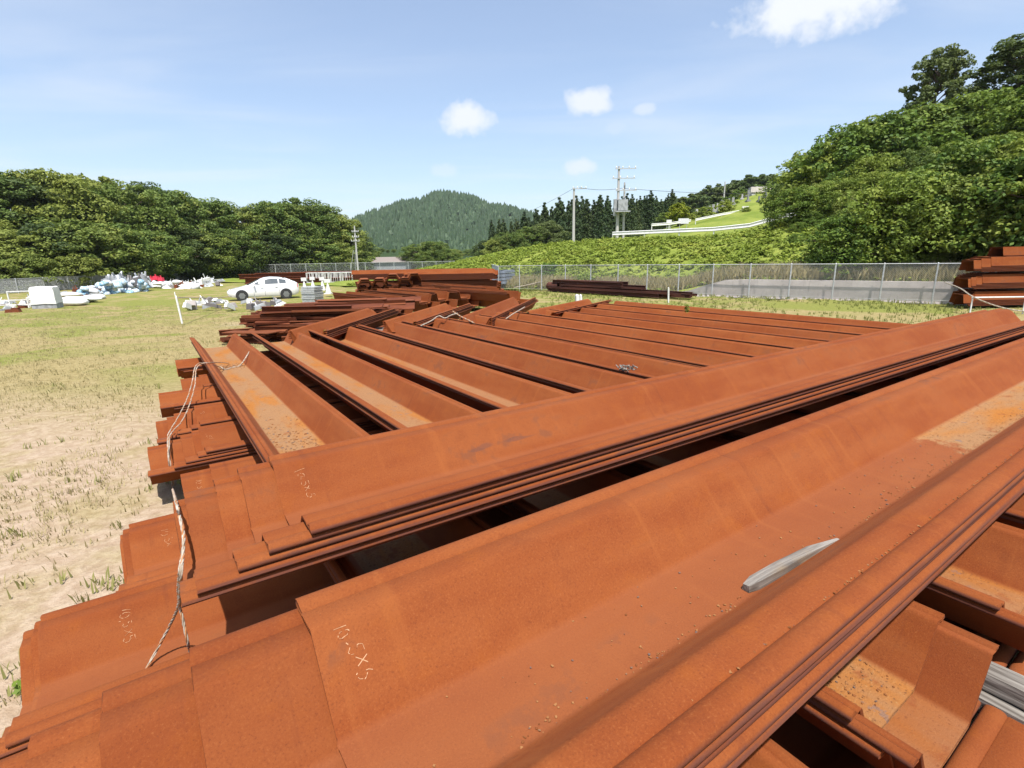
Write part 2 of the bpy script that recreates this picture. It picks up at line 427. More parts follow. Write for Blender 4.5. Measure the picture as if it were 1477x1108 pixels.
    g.color(g.mix(g.rng(g.noise(co, 0.12, 6, 0.7), 0.35, 0.65), (0.030, 0.052, 0.018), (0.060, 0.085, 0.025)))
    M['asphalt'] = mat('asphalt', (0.16, 0.155, 0.15), 0.9)
build_materials()

# ------------------------------------------------------------------ terrain
FE0 = Vector((22.0, 21.2)); FT = Vector((-0.783, 0.622)); FN = Vector((0.622, 0.783))
def fence_coords(x, y):
    p = Vector((x, y)) - FE0
    return p.dot(FN), p.dot(FT)
def fence_point(t, d=0.0):
    p = FE0 + FT * t + FN * d
    return p.x, p.y
def terr(x, y):
    z = -0.2 * sm(12, 36, y) * sm(2, -8, x)
    d, t = fence_coords(x, y)
    if d > 0.25:
        z += 0.82 * sm(17, 12, t) * sm(0.45, 0.62, d)
        crest = 3.65 * sm(66, 27, t)
        z += crest * sm(0.3, 14.0, d) ** 0.85
        z += 15.0 * sm(74, 18, t) * sm(22, 105, d)
        z += 5.0 * sm(12.5, -8, t) * sm(2.0, 20, d) + 6.0 * sm(2, -30, t) * sm(8, 45, d)
    z += 5.0 * sm(104, 170, y) * sm(-20, -50, x)
    z += 3.0 * sm(-52, -75, x) * sm(20, 50, y)
    return z

def grid_mesh(name, xs, ys, fz, material):
    nx, ny = len(xs), len(ys)
    V = [(x, y, fz(x, y)) for y in ys for x in xs]
    F = [(j * nx + i, j * nx + i + 1, (j + 1) * nx + i + 1, (j + 1) * nx + i) for j in range(ny - 1) for i in range(nx - 1)]
    me = bpy.data.meshes.new(name); me.from_pydata(V, [], F); me.update()
    me.polygons.foreach_set('use_smooth', [True] * len(F))
    return link_mesh(name, me, material)

def stretch(lo, hi, n, c, k):
    """n values from lo to hi, dense round c"""
    a = math.asinh((lo - c) / k); b = math.asinh((hi - c) / k)
    return [c + k * math.sinh(a + (b - a) * i / (n - 1)) for i in range(n)]

xs = stretch(-1500, 1500, 150, 0, 14); ys = stretch(-300, 2000, 150, 12, 14)
rs = random.Random(3)
def ground_z(x, y):
    d, t = fence_coords(x, y)
    z = terr(x, y) if d < 0.2 else terr(*(Vector((x, y)) - FN * (d - 0.1))) - 0.25
    return z + (rs.uniform(-0.012, 0.012) if y < 60 else 0)
g_o = tag(grid_mesh('ground', xs, ys, ground_z, M['ground']), 'dry grassy yard ground with bare pale earth', kind='structure')

# land behind the right-hand fence: grassy bank, road bench, cemetery hill, wooded hillside
def bank_mesh():
    ts = [-60 + 2.0 * i for i in range(76)]
    ds = [0.5, 0.56, 0.62, 1.2] + [1.2 + 1.1 * i for i in range(1, 22)] + [26 + 4.5 * i for i in range(30)]
    V, F = [], []
    for d in ds:
        for t in ts:
            x, y = fence_point(t, d)
            w = 0.0 if d < 1.3 else 0.10
            V.append((x, y, terr(x, y) + rs.uniform(-w, w)))
    n = len(ts)
    for j in range(len(ds) - 1):
        for i in range(n - 1):
            F.append((j * n + i, (j + 1) * n + i, (j + 1) * n + i + 1, j * n + i + 1))
    me = bpy.data.meshes.new('hillside'); me.from_pydata(V, [], F); me.update()
    me.polygons.foreach_set('use_smooth', [True] * len(F))
    o = link_mesh('hillside', me, M['slope'])
    tag(o, 'green grassy bank and hillside rising behind the chain link fence', kind='structure')
bank_mesh()

def mountain():
    cx, cy, pk, rad = -97.0, 800.0, 95.0, 142.0
    def mz(x, y):
        r = math.hypot((x - cx) * (0.80 if x > cx else 1.0), (y - cy) * 0.8)
        z = pk * 1.04 / (1 + (r / rad) ** 1.85) - 10 + 2.2 * math.sin(x * .06) + 1.5 * math.sin(x * .13 + 2)
        r2 = math.hypot((x - 330) * 0.55, (y - 760))
        z = max(z, 62 / (1 + (r2 / 110) ** 2) - 10)
        r3 = math.hypot((x + 420) * 0.6, (y - 700)); z = max(z, 50 / (1 + (r3 / 130) ** 2) - 14)
        k = sm(425, 500, y); return (max(z, 0.5) + 2.5 * math.sin(x * 0.031 + 1) * math.sin(y * 0.027)) * k - 4.0 * (1 - k)
    xs = [-700 + 16 * i for i in range(100)]; ys = [430 + 14 * i for i in range(45)]
    tag(grid_mesh('mountain', xs, ys, mz, M['forest_floor']), 'distant conical mountain covered in dark forest', kind='structure')
    # its forest reads as one mass: low conical crowns all over the slope facing the yard
    n = 15000
    P = np.stack([rng.uniform(-420, 420, n), 440 + 420 * rng.uniform(0, 1, n)], 1)
    V, F = [], []
    prof = [(0.05, 0.0), (0.30, 0.55), (0.0, 1.0)]
    for (x, y) in P:
        z = mz(x, y)
        con = rng.random() < 0.75
        h = rng.uniform(7, 12) if con else rng.uniform(5, 8)
        r = h * (rng.uniform(0.20, 0.28) if con else rng.uniform(0.42, 0.55))
        k = len(V); a0 = rng.uniform(0, 6.28)
        for (rr, hh) in ((1.0, 0.12), (0.72 if con else 0.95, 0.5)):
            for j in range(5):
                a = a0 + j * 1.2566 + rr; q = rr * r * rng.uniform(0.75, 1.2)
                V.append((x + q * math.cos(a), y + q * math.sin(a), z + h * hh * rng.uniform(0.85, 1.15)))
        V.append((x + rng.uniform(-.3, .3), y, z + h))
        for j in range(5):
            j2 = (j + 1) % 5
            F.append((k + j, k + j2, k + 5 + j2, k + 5 + j)); F.append((k + 5 + j, k + 5 + j2, k + 10))
    me = bpy.data.meshes.new('mountain_forest'); me.from_pydata(V, [], F); me.update()
    tag(link_mesh('mountain_forest', me, M['far_wood']), 'dark green conifer forest clothing the distant mountain', 'forest', kind='stuff')
mountain()

# ------------------------------------------------------------------ sheet piles
TH = R(55.5)
U = Vector((math.sin(TH), math.cos(TH), 0)); V_ = Vector((math.cos(TH), -math.sin(TH), 0))
def P(s, o, h): return U * s + V_ * o + Vector((0, 0, H - h))
RZ_U = -TH                 # local +Y along U, local +X along V
RZ_C = math.pi / 2 - TH    # local +Y along -V, local +X along U

def pile_section(W, D, arm, run, t=0.013):
    """closed outline of a hat-shaped sheet pile lying open side up; arm tops at z = 0, web underside at z = -D - t"""
    w = W / 2
    xa = w - arm; xw = w - arm - run
    a = math.atan2(D, run); f = 0.018
    top = [(0.0, -D), (xw - f, -D), (xw - f * 0.35, -D + f * 0.10), (xw + f * 0.35 * math.cos(a), -D + f * 0.55),
           (xw + f * math.cos(a), -D + f * math.sin(a)), (xa - f * math.cos(a), -f * math.sin(a)), (xa - f * 0.3 * math.cos(a), -f * 0.42), (xa + f * 0.3, -f * 0.08), (xa + f, 0.0)]
    b = min(0.068, arm * 0.55)
    bead = [(w - b - 0.010, 0.0), (w - b - 0.004, -0.005), (w - b + 0.004, 0.003), (w - b + 0.016, 0.010), (w - 0.026, 0.010), (w - 0.010, 0.005),
            (w - 0.002, -0.004), (w, -0.012), (w - 0.004, -0.019), (w - 0.030, -0.020), (w - 0.034, -0.014)]
    sx = t / math.sin(a) * 1.0
    under = [(w - b - 0.002, -t), (xa + t * math.tan(a / 2), -t), (xw + t * math.tan(a / 2), -D - t), (0.0, -D - t)]
    half = top + bead + under
    left = [(-x, z) for (x, z) in reversed(half)][1:-1]
    return half + left

def pile_mesh(name, sec, L, material, seed=0, rag=0.0):
    r = random.Random(seed)
    n = len(sec); V, F = [], []
    ys = [0.0] + [L * k / 14 for k in range(1, 14)] + [L]
    cx = r.uniform(-0.004, 0.004)
    for y in ys:
        bow = math.sin(math.pi * y / L) * cx
        for (x, z) in sec:
            jx = r.uniform(-0.0012, 0.0012) if 0 < y < L else 0
            V.append((x + bow + jx, y + (r.uniform(-rag, rag) if y in (0.0, L) else 0), z + jx * 0.7))
    for j in range(len(ys) - 1):
        for i in range(n):
            i2 = (i + 1) % n
            F.append((j * n + i, j * n + i2, (j + 1) * n + i2, (j + 1) * n + i))
    for tri in tessellate_polygon([[Vector((x, z, 0)) for (x, z) in sec]]):
        F.append(tuple(tri)); F.append(tuple((len(ys) - 1) * n + i for i in reversed(tri)))
    # outline order decides the winding
    me = bpy.data.meshes.new(name); me.from_pydata(V, [], F)
    bm = bmesh.new(); bm.from_mesh(me); bmesh.ops.recalc_face_normals(bm, faces=bm.faces)
    bm.to_mesh(me); bm.free()
    me.polygons.foreach_set('use_smooth', [True] * len(me.polygons)); me.update()
    me.set_sharp_from_angle(angle=R(48))
    me.materials.append(material)
    return me

SEC_W = pile_section(0.94, 0.20, 0.16, 0.175)
SEC_N = pile_section(0.84, 0.24, 0.075, 0.145)
SEC_U = pile_section(0.72, 0.33, 0.045, 0.075)
_cache = {}
def pile_data(kind, L, var=0):
    key = (kind, round(L, 1), var)
    if key not in _cache:
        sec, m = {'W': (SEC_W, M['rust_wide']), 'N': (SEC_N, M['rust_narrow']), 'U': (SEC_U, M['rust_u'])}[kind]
        _cache[key] = pile_mesh('sheet_pile', sec, round(L, 1), m, seed=hash(key) % 999, rag=0.003)
    return _cache[key]

ORD = ['topmost', 'second', 'third', 'fourth', 'fifth', 'sixth', 'seventh', 'lowest']
def nest(kind, loc, rz, starts, L, where, group, pitch=0.033, dirt=0.0, dirt_from=0.0, inv=False, tilt=0.0, jitter=0.006, ends=None, label=None):
    """a bundle of piles nested in one another; loc is the lip centre line at y = 0 of the top pile"""
    out = []
    ax = Vector((-math.sin(rz), math.cos(rz), 0))
    rr = random.Random(int(loc[0] * 1000) + int(loc[1] * 77) + len(starts))
    for k, s in enumerate(starts):
        Lk = L if ends is None else ends[k] - s
        o = link_mesh('sheet_pile', pile_data(kind, Lk, k % 3))
        side = Vector((math.cos(rz), math.sin(rz), 0)) * rr.uniform(-jitter, jitter)
        p = Vector(loc) + ax * s + side + Vector((0, 0, -k * pitch))
        o.location = p
        o.rotation_euler = (tilt + rr.uniform(-0.0006, 0.0006), math.pi if inv else 0.0, rz + rr.uniform(-0.0010, 0.0010))
        n = len(starts)
        order = ORD[k] if k < n - 1 or n < 3 else 'lowest'
        if n == 1: tag(o, 'rusty brown steel sheet pile ' + where, 'sheet pile', group)
        else: tag(o, '%s of %d nested rusty sheet piles %s' % (order, n, where), 'sheet pile', group)
        if label: tag(o, label, 'sheet pile', group)
        o['dirt'] = float(dirt if k == 0 else dirt * 0.6); o['dirt_from'] = float(dirt_from)
        out.append(o)
    return out

GLY = {'1': [[(0.0, 0.0), (0.0, 1.0)]],
       '0': [[(0.05, 0.5), (0.12, 0.85), (0.32, 0.98), (0.52, 0.8), (0.56, 0.45), (0.45, 0.12), (0.26, 0.02), (0.10, 0.18), (0.05, 0.5)]],
       '.': [[(0.0, 0.0), (0.10, 0.12)]],
       '5': [[(0.55, 0.95), (0.12, 0.92), (0.10, 0.55), (0.35, 0.60), (0.52, 0.40), (0.46, 0.12), (0.22, 0.0), (0.02, 0.10)]],
       'x': [[(0.0, 0.1), (0.48, 0.72)], [(0.05, 0.75), (0.5, 0.1)]]}
ADV = {'1': 0.30, '0': 0.78, '.': 0.42, '5': 0.80, 'x': 0.78}
def chalk(pile, text, y0, D, arm, run, W, size, seed=1, start=0.04):
    """handwritten length mark on the far flange, reading down the slope"""
    r = random.Random(seed); b = MB()
    w = W / 2
    top = Vector((-(w - arm), 0, 0)); bot = Vector((-(w - arm - run), 0, -D))
    dn = (bot - top).normalized(); up = Vector((0, 1, 0)); nrm = up.cross(-dn).normalized()
    if nrm.z < 0: nrm = -nrm
    pen = start
    for ch in text:
        dy = r.uniform(-0.25, 0.25) * size + pen * (0.05 + 0.05 * (seed % 5)); ks = r.uniform(0.8, 1.25); sh = r.uniform(-.25, .25)
        for st in GLY[ch]:
            pts = []
            for i in range(len(st) - 1):
                for q in (0, 0.5):
                    a, c = st[i], st[i + 1]; pts.append((a[0] + (c[0] - a[0]) * q, a[1] + (c[1] - a[1]) * q))
            pts.append(st[-1])
            W3 = []
            for (px, py) in pts:
                p = top + dn * (pen + (px * ks + sh * py + r.uniform(-.05, .05)) * size) + Vector((0, y0 + dy + (py * ks + r.uniform(-.05, .05)) * size, 0)) + nrm * 0.0006
                W3.append(p)
            for i in range(len(W3) - 1):
                if len(W3) > 3 and r.random() < 0.30: continue          # broken chalk line
                d = (W3[i + 1] - W3[i]); sd = d.cross(nrm).normalized() * r.uniform(0.0005, 0.0013)
                b.add([W3[i] - sd, W3[i] + sd, W3[i + 1] + sd, W3[i + 1] - sd, W3[i] + nrm * 0.0008, W3[i + 1] + nrm * 0.0008], [(0, 3, 5, 4), (1, 4, 5, 2), (0, 4, 1), (3, 2, 5), (0, 1, 2, 3)])
        pen += ADV[ch] * size
    o = b.build('chalk_mark', M['chalk'], pile)
    tag(o, 'chalked ' + text.replace('x', ' x '))
    return o
CH_W = dict(D=0.20, arm=0.16, run=0.175, W=0.94)

# top layer: the two long bundles in the foreground
TOP = 'long top bundles laid across the others'
A = nest('W', P(0, -0.93, 0.92), RZ_U, [0.21, -0.05, -0.23, -0.36, -0.42], 12.0, 'in the nearest foreground bundle', TOP, dirt=1.0, dirt_from=3.55)
B = nest('W', P(0, -2.39, 1.00), RZ_U + R(-0.75), [0.38, 0.23, 0.12, -0.01, -0.06], 11.0, 'in the second bundle from the camera', TOP,
         ends=[11.5, 12.3, 12.5, 12.2, 12.4])
chalk(A[0], '10.5x5', 0.055, size=0.036, seed=4, start=0.022, **CH_W)
chalk(B[0], '10.5x5', 0.085, size=0.040, seed=8, start=0.055, **CH_W)
nest('W', P(0, -2.58, 1.215), RZ_U + R(-0.75), [0.42, 0.48], 10.8, 'added below the second bundle to darken the gap', TOP)  # added pair of piles, fills the slot under B so it reads black
# one more pile bottom under A, resting on timber bearers
BEAR = 'timber bearers between the layers'
def bearer(loc, rz, L, sec=(0.095, 0.095), where='', name='timber_bearer'):
    b = MB(); r = random.Random(int(loc[0] * 100)); n = 9
    V, F = [], []
    for j in range(n + 1):
        for (x, z) in ((-.5, -.5), (.5, -.5), (.5, .5), (-.5, .5)):
            V.append((x * sec[0] + r.uniform(-.004, .004), L * j / n, z * sec[1] + r.uniform(-.004, .004)))
    for j in range(n):
        for i in range(4): F.append((j * 4 + i, j * 4 + (i + 1) % 4, j * 4 + 4 + (i + 1) % 4, j * 4 + 4 + i))
    F += [(3, 2, 1, 0), (n * 4, n * 4 + 1, n * 4 + 2, n * 4 + 3)]
    o = b.add(V, F).build(name, M['timber'])
    o.location = loc; o.rotation_euler = (0, 0, rz)
    tag(o, 'weathered grey timber bearer ' + where, 'timber', BEAR)
    return o

# middle layer: bundles lying crosswise, open side up, from under the camera to the far left
C_LEFT = [0.53, 1.645, 2.71, 3.82, 4.88, 5.97, 7.08, 8.19, 9.32, 10.4, 11.5]
CROSS = 'crosswise trough bundles of the middle layer'
names = ['first', 'second', 'third', 'fourth', 'fifth', 'sixth', 'seventh', 'eighth', 'ninth', 'tenth', 'eleventh']
Cn = []
rc = random.Random(11)
for i, sl in enumerate(C_LEFT):
    hh = 1.45 + (0.0 if i < 4 else rc.uniform(-0.012, 0.012))
    ends_near = [0.51, 0.34, 0.42] if i == 1 else [0.37 + rc.uniform(-.1, .1), 0.25 + rc.uniform(-.08, .08), 0.2]
    far = [11.86 + rc.uniform(-0.1, 0.25) for _ in range(3)]
    if i > 1: ends_near = ends_near[:2]
    rzj = 0.0 if i < 4 else R(rc.uniform(-0.3, 0.3))
    c = nest('N', P(sl + 0.42, 0.0, hh), RZ_C + rzj, ends_near, 11.4, 'in the %s crosswise bundle from left' % names[i], CROSS,
             dirt=1.0 if i == 0 else 0.62 if i < 3 else 0.40, dirt_from=-1.0, ends=far)
    if i > 1:
        for q in c: q.scale.x = 1.09; q.location += U * 0.035
    if i == 1: c[0]['dirt'] = 0.85
    Cn.append(c)
for o in (-1.2, -4.9, -8.4, -11.4):
    bearer(P(2.75, o, 1.757), RZ_U, 9.6, (0.09, 0.075), 'under the middle layer of troughs')
# bottom layer: bundles parallel to the foreground ones, their ends standing out over the grass at the left
LOW = 'bottom bundles with ends standing out over the grass'
lows = [(-0.345, [0.3, 0.2, 0.1], 'below the camera at the right edge'), (-1.30, [0.0, -0.1, -0.15], 'under the foreground bundle'),
        (-2.40, [-0.2, -0.3, -0.3], 'below the gap between the top bundles'),
        (-3.40, [-0.72, -0.75, -0.80], 'under the frayed rope end'),
        (-4.33, [-0.36, -0.40, -0.42], 'left of the rope'),
        (-5.25, [0.22, -0.01, 0.02, 0.05], 'half under the second bundle'),
        (-6.60, [0.23, 0.16, 0.05, -0.05, -0.26], 'at the nearest stepped ends'),
        (-7.66, [0.26, 0.17, 0.03, -0.05, -0.17], 'at the second stepped ends'),
        (-8.77, [-0.10, 0.05, 0.12, 0.2], 'behind the stepped ends'),
        (-9.80, [0.47, 0.21, 0.22], 'behind the rope loop'),
        (-11.65, [0.22, 0.26, 0.3], 'farthest along the grass'),]
Ls = []
for k, (far, st, where) in enumerate(lows):
    nb = nest('W', P(0, far + 0.47, 1.805), RZ_U, st, 11.6, where, LOW, pitch=0.032, dirt=0.4, dirt_from=3.0)
    Ls.append(nb)
chalk(Ls[3][0], '10.5x5', 0.33, size=0.046, seed=15, start=0.03, **CH_W)
chalk(Ls[4][0], '10.5x', 0.18, size=0.042, seed=16, start=0.04, **CH_W)
chalk(Ls[5][1], '10.5', 0.10, size=0.040, seed=17, start=0.03, **CH_W)
chalk(Ls[6][0], '.51', 0.05, size=0.045, seed=18, start=0.05, **CH_W)
chalk(Ls[7][0], '51', 0.03, size=0.045, seed=19, start=0.05, **CH_W)
for s in (1.9, 6.2, 10.2):
    bearer(P(s, -0.62, 1.32), RZ_C, 0.62, (0.10, 0.20), 'under the nearest bundle')
bearer(P(2.66, -0.62, 1.745), RZ_C + math.pi, 1.5, (0.11, 0.075), 'sticking out beneath the crosswise piles at lower right')
bearer(P(2.62, -0.60, 1.825), RZ_C + math.pi - 0.02, 1.5, (0.12, 0.07), 'lying lower, beside the timber at lower right')
for o in (-4.0, -7.0, -10.0):
    for s in (0.9, 6.0, 10.8):
        bearer(P(s, o + 1.4, 2.13), RZ_C, 3.0, (0.1, 0.12), 'on the ground under the bottom bundles')

# a pile of loose dirt and flaked rust along the foreground trough, plus a plank in it
def debris(name, fn, n, size, label):
    b = MB()
    for k in range(n):
        p, nrm = fn(k)
        s = size * random.uniform(0.4, 1.5)
        q = Matrix.Rotation(random.uniform(0, 6.28), 3, 'Z') @ Matrix.Rotation(random.uniform(-.35, .35), 3, 'X')
        m = random.choice((4, 5, 5))
        ring = [Vector((math.cos(2 * math.pi * i / m) * s * random.uniform(.6, 1.2), math.sin(2 * math.pi * i / m) * s * random.uniform(.45, 1.0), 0)) for i in range(m)]
        V = [p + q @ v for v in ring] + [p + q @ (v * 0.8) + Vector((0, 0, s * random.uniform(.12, .35))) for v in ring]
        F = [tuple(range(m, 2 * m))] + [(i, (i + 1) % m, m + (i + 1) % m, m + i) for i in range(m)]
        b.add(V, F)
    o = b.build(name, M['flake']); tag(o, label, 'debris', kind='stuff'); return o
def in_A(k):
    q = random.random()
    if q < 0.50:                                # along the near edge of the web
        s = random.uniform(0.55, 6.0); o = -0.93 + 0.135 - abs(random.gauss(0, 0.028)); return P(s, o, 1.118), None
    s = random.uniform(2.6, 7.0) if q < 0.92 else random.uniform(0.3, 2.6)
    return P(s, -0.93 + random.uniform(-0.13, 0.13), 1.118), None
debris('rust_debris', in_A, 700, 0.0040, 'loose rust flakes and grit in the foreground trough')
def in_C(k):
    i = random.choice((1, 1, 1, 2))
    return P(C_LEFT[i] + 0.42 + random.uniform(-0.18, 0.19), -random.uniform(0.56, 1.15), 1.688), None
debris('rust_debris', in_C, 380, 0.006, 'coarse rust flakes in the troughs at the lower right')
def in_C1(k):
    return P(C_LEFT[0] + 0.42 + random.uniform(-0.19, 0.19), -random.choice((random.gauss(5.1, 0.45), random.gauss(9.6, 0.12))), 1.688), None
debris('dried_mud', in_C1, 420, 0.012, 'dried grey mud and litter in the leftmost yellow trough')
def on_lip(k):
    return P(random.uniform(0.8, 6.0), -0.93 + 0.395 + random.uniform(-.004, .004), 0.921), None
debris('rust_debris', on_lip, 170, 0.0035, 'pale grit caught in the groove of the nearest pile edge')

def plank():
    L = 0.36; V, F = [], []
    secs = [(0.0, 0.55, 0.8), (0.03, 0.95, 1.0), (0.12, 1.0, 1.0), (0.25, 0.85, 0.75), (0.36, 0.30, 0.25)]
    for (y, w, h) in secs:
        for (x, z) in ((-.024, 0), (.024, 0), (.020, .030), (-.021, .027)):
            V.append((x * w + random.uniform(-.0015, .0015) + (0.01 if w < .5 else 0), y, z * h + 0.0))
    for j in range(len(secs) - 1):
        for i in range(4): F.append((j * 4 + i, j * 4 + (i + 1) % 4, j * 4 + 4 + (i + 1) % 4, j * 4 + 4 + i))
    F += [(3, 2, 1, 0), (16, 17, 18, 19)]
    o = MB().add(V, F).build('wooden_plank', M['timber'], None, smooth=R(30))
    o.location = P(1.52, -0.93 + 0.102, 1.119); o.rotation_euler = (0, 0, RZ_U - R(2)); o.scale = (1.0, 1.65, 1.0)
    tag(o, 'splintered grey piece of wood lying in the foreground trough', 'wood')
plank()

# clod caught on a rib and a little weed growing between the crosswise piles
b = MB()
for k in range(26):
    p = Vector((random.gauss(0, .05), random.gauss(0, .04), abs(random.gauss(.02, .02)))); b.tube([p, p + Vector((random.uniform(-.06, .06), random.uniform(-.06, .06), random.uniform(0, .04)))], [.012, .004], 5)
o = b.build('dry_clod', M['timber']); o.location = P(4.88 + 0.06, -4.55, 1.45); tag(o, 'crumpled dry grey clod on a crosswise pile edge', 'clod')

# ------------------------------------------------------------------ ropes
def rope(name, pts, r, label, strands=3, turns=26.0, cols=('rope_w', 'rope_w', 'rope_o'), cat='rope'):
    pts = [Vector(p) for p in pts]; C = []
    for i in range(len(pts) - 1):
        p0, p1, p2, p3 = pts[max(i - 1, 0)], pts[i], pts[i + 1], pts[min(i + 2, len(pts) - 1)]
        n = max(3, int((p2 - p1).length / 0.02))
        for k in range(n):
            t = k / n
            C.append(0.5 * ((2 * p1) + (p2 - p0) * t + (2 * p0 - 5 * p1 + 4 * p2 - p3) * t * t + (3 * p1 - p0 - 3 * p2 + p3) * t ** 3))
    C.append(pts[-1])
    b = MB(); L = 0
    paths = [[] for _ in range(strands)]
    for i, p in enumerate(C):
        if i: L += (C[i] - C[i - 1]).length
        t = (C[min(i + 1, len(C) - 1)] - C[max(i - 1, 0)]).normalized()
        a = t.cross(Vector((.2, .3, .93))).normalized(); c = t.cross(a)
        for j in range(strands):
            q = L * turns + j * 2 * math.pi / strands
            paths[j].append(p + (a * math.cos(q) + c * math.sin(q)) * r * 0.55)
    for j in range(strands): b.tube(paths[j], r * 0.55, 5, mi=j)
    o = b.build(name, [M[c] for c in cols[:strands]], None, smooth=3.14); tag(o, label, cat); return o

def zp(u, v, h): return at_z(u, v, H - h)
k1 = zp(283, 527, 1.43)
rope('rope', [zp(318, 530, 1.66), zp(300, 524, 1.46), k1, zp(277, 552, 1.60), zp(270, 575, 1.72), zp(258, 600, 1.78), zp(245, 622, 1.82), zp(242, 632, 1.84), zp(243, 660, 1.95), zp(247, 690, 2.20), zp(250, 706, 2.28)],
     0.007, 'long twisted white and orange rope hanging over the pile ends at left')
rope('rope', [zp(330, 524, 1.67), zp(306, 523, 1.45), zp(285, 529, 1.43), zp(281, 556, 1.60), zp(273, 585, 1.74), zp(262, 608, 1.80), zp(247, 625, 1.82), zp(244, 640, 1.86), zp(246, 670, 2.05), zp(251, 700, 2.28)],
     0.007, 'second strand beside the long hanging rope at left')
rope('rope', [zp(249, 706, 1.60), zp(254, 724, 1.10), zp(259, 745, 1.105), zp(264, 768, 1.15), zp(265, 785, 1.18), zp(262, 805, 1.23), zp(259, 825, 1.25), zp(257, 850, 1.45), zp(257, 874, 1.62), zp(245, 902, 1.80), zp(222, 945, 1.96), zp(205, 975, 1.99), zp(189, 993, 1.995)],
     0.0072, 'frayed rope end lying in the bottom left trough', turns=60)
rope('rope', [zp(265, 772, 1.155), zp(264, 800, 1.21), zp(261, 832, 1.26), zp(259, 872, 1.58), zp(264, 895, 1.68), zp(271, 928, 1.80), zp(275, 945, 1.98)],
     0.0072, 'short rope end hanging beside the frayed rope at bottom left', turns=60)
rope('rope', [zp(318, 529, 1.66), zp(325, 533, 1.68), zp(336, 530, 1.685), zp(345, 528, 1.68), zp(352, 520, 1.60), zp(360, 507, 1.50)], 0.010, 'grey rope tail crossing the leftmost yellow trough', cols=('rope_w', 'rope_w', 'rope_w'))
rope('rope', [zp(607, 470, 1.42), zp(622, 463, 1.36), zp(633, 456, 1.34), zp(642, 459, 1.38), zp(650, 455, 1.36), zp(660, 452, 1.33)], 0.014, 'pale strap lying over the far ends of the crosswise piles', cols=('rope_w', 'rope_w', 'rope_w'))
rope('rope', [zp(653, 449, 1.33), zp(664, 456, 1.36), zp(676, 462, 1.40), zp(684, 466, 1.42)], 0.014, 'orange strap end at the far ends of the crosswise piles', cols=('rope_o', 'rope_w', 'rope_o'))
rope('rope', [zp(730, 460, 1.42), zp(740, 453, 1.38), zp(752, 446, 1.34), zp(757, 443, 1.33)], 0.014, 'thin white strap beside the right fan of piles', cols=('rope_w', 'rope_w', 'rope_w'))

# ------------------------------------------------------------------ bundles fanned behind the crosswise layer
FAN = 'bundles fanned out behind the crosswise layer'
for (p0, p1, L, nm, n) in [((-4.56, 10.55), (-4.11, 14.97), 4.9, 'left of the three', 5), ((-2.95, 11.9), (-2.07, 16.13), 4.9, 'middle of the three', 5), ((-1.25, 12.4), (0.14, 18.42), 6.3, 'right of the three', 5)]:
    d = Vector((p1[0] - p0[0], p1[1] - p0[1], 0)).normalized(); rz = math.atan2(-d.x, d.y)
    c = Vector((p0[0], p0[1], H - 1.38)) + Vector((d.y, -d.x, 0)) * 0.42
    nest('N', c, rz, [0.0] * n, L, 'in the %s fanned bundles' % nm, FAN, pitch=0.04, ends=[L - 0.55, L - 0.45, L - 0.25, L - 0.1, L], tilt=0.006)
d = (zp(822, 437, 1.4) - zp(762, 449, 1.4)); rz = math.atan2(-d.x, d.y)
nest('N', zp(762, 449, 1.4) + Vector((0.3, -0.2, 0)), rz, [0.0, 0.1], 4.2, 'right of the three fanned bundles', FAN, pitch=0.04)
# support under the fan
for k in range(3): bearer((-5.2 + 1.2 * k, 13.2 + k * 0.6, 0.30), -math.pi / 2 + 0.1, 2.6, (0.25, 0.45), 'under the fanned bundles')

# ------------------------------------------------------------------ stacks further back in the yard
rb = random.Random(21)
ROWN = 'channel bundles with open ends towards the camera'
NE = [(-4.45, 17.2), (-4.45, 20.1), (-3.6, 21.5), (-3.0, 22.7), (-2.1, 23.5), (-0.9, 25.2), (0.1, 21.9)]
nm = ['first', 'second', 'third', 'fourth', 'fifth', 'sixth', 'seventh']
rzN = RZ_C + R(6)
for k, (x, y) in enumerate(NE):
    dz = -0.12 if k == 0 else 0.0
    top = Vector((x, y, H - 1.40 + dz))
    nest('U', top, rzN + R(rb.uniform(-3, 3)), [0.0, -0.15, -0.05], 5.0, 'in the %s open channel bundle' % nm[k], ROWN, pitch=0.045)
    nest('U', top + Vector((0.48, -0.35, -0.34)), rzN + R(rb.uniform(-3, 3)), [0.0, 0.1], 4.6, 'below the %s open channel bundle' % nm[k], ROWN, pitch=0.045)
names2 = names + ['twelfth', 'thirteenth', 'fourteenth']
STP = 'long piles in the high stack beyond the open channels'
def along(p, q, y): return None
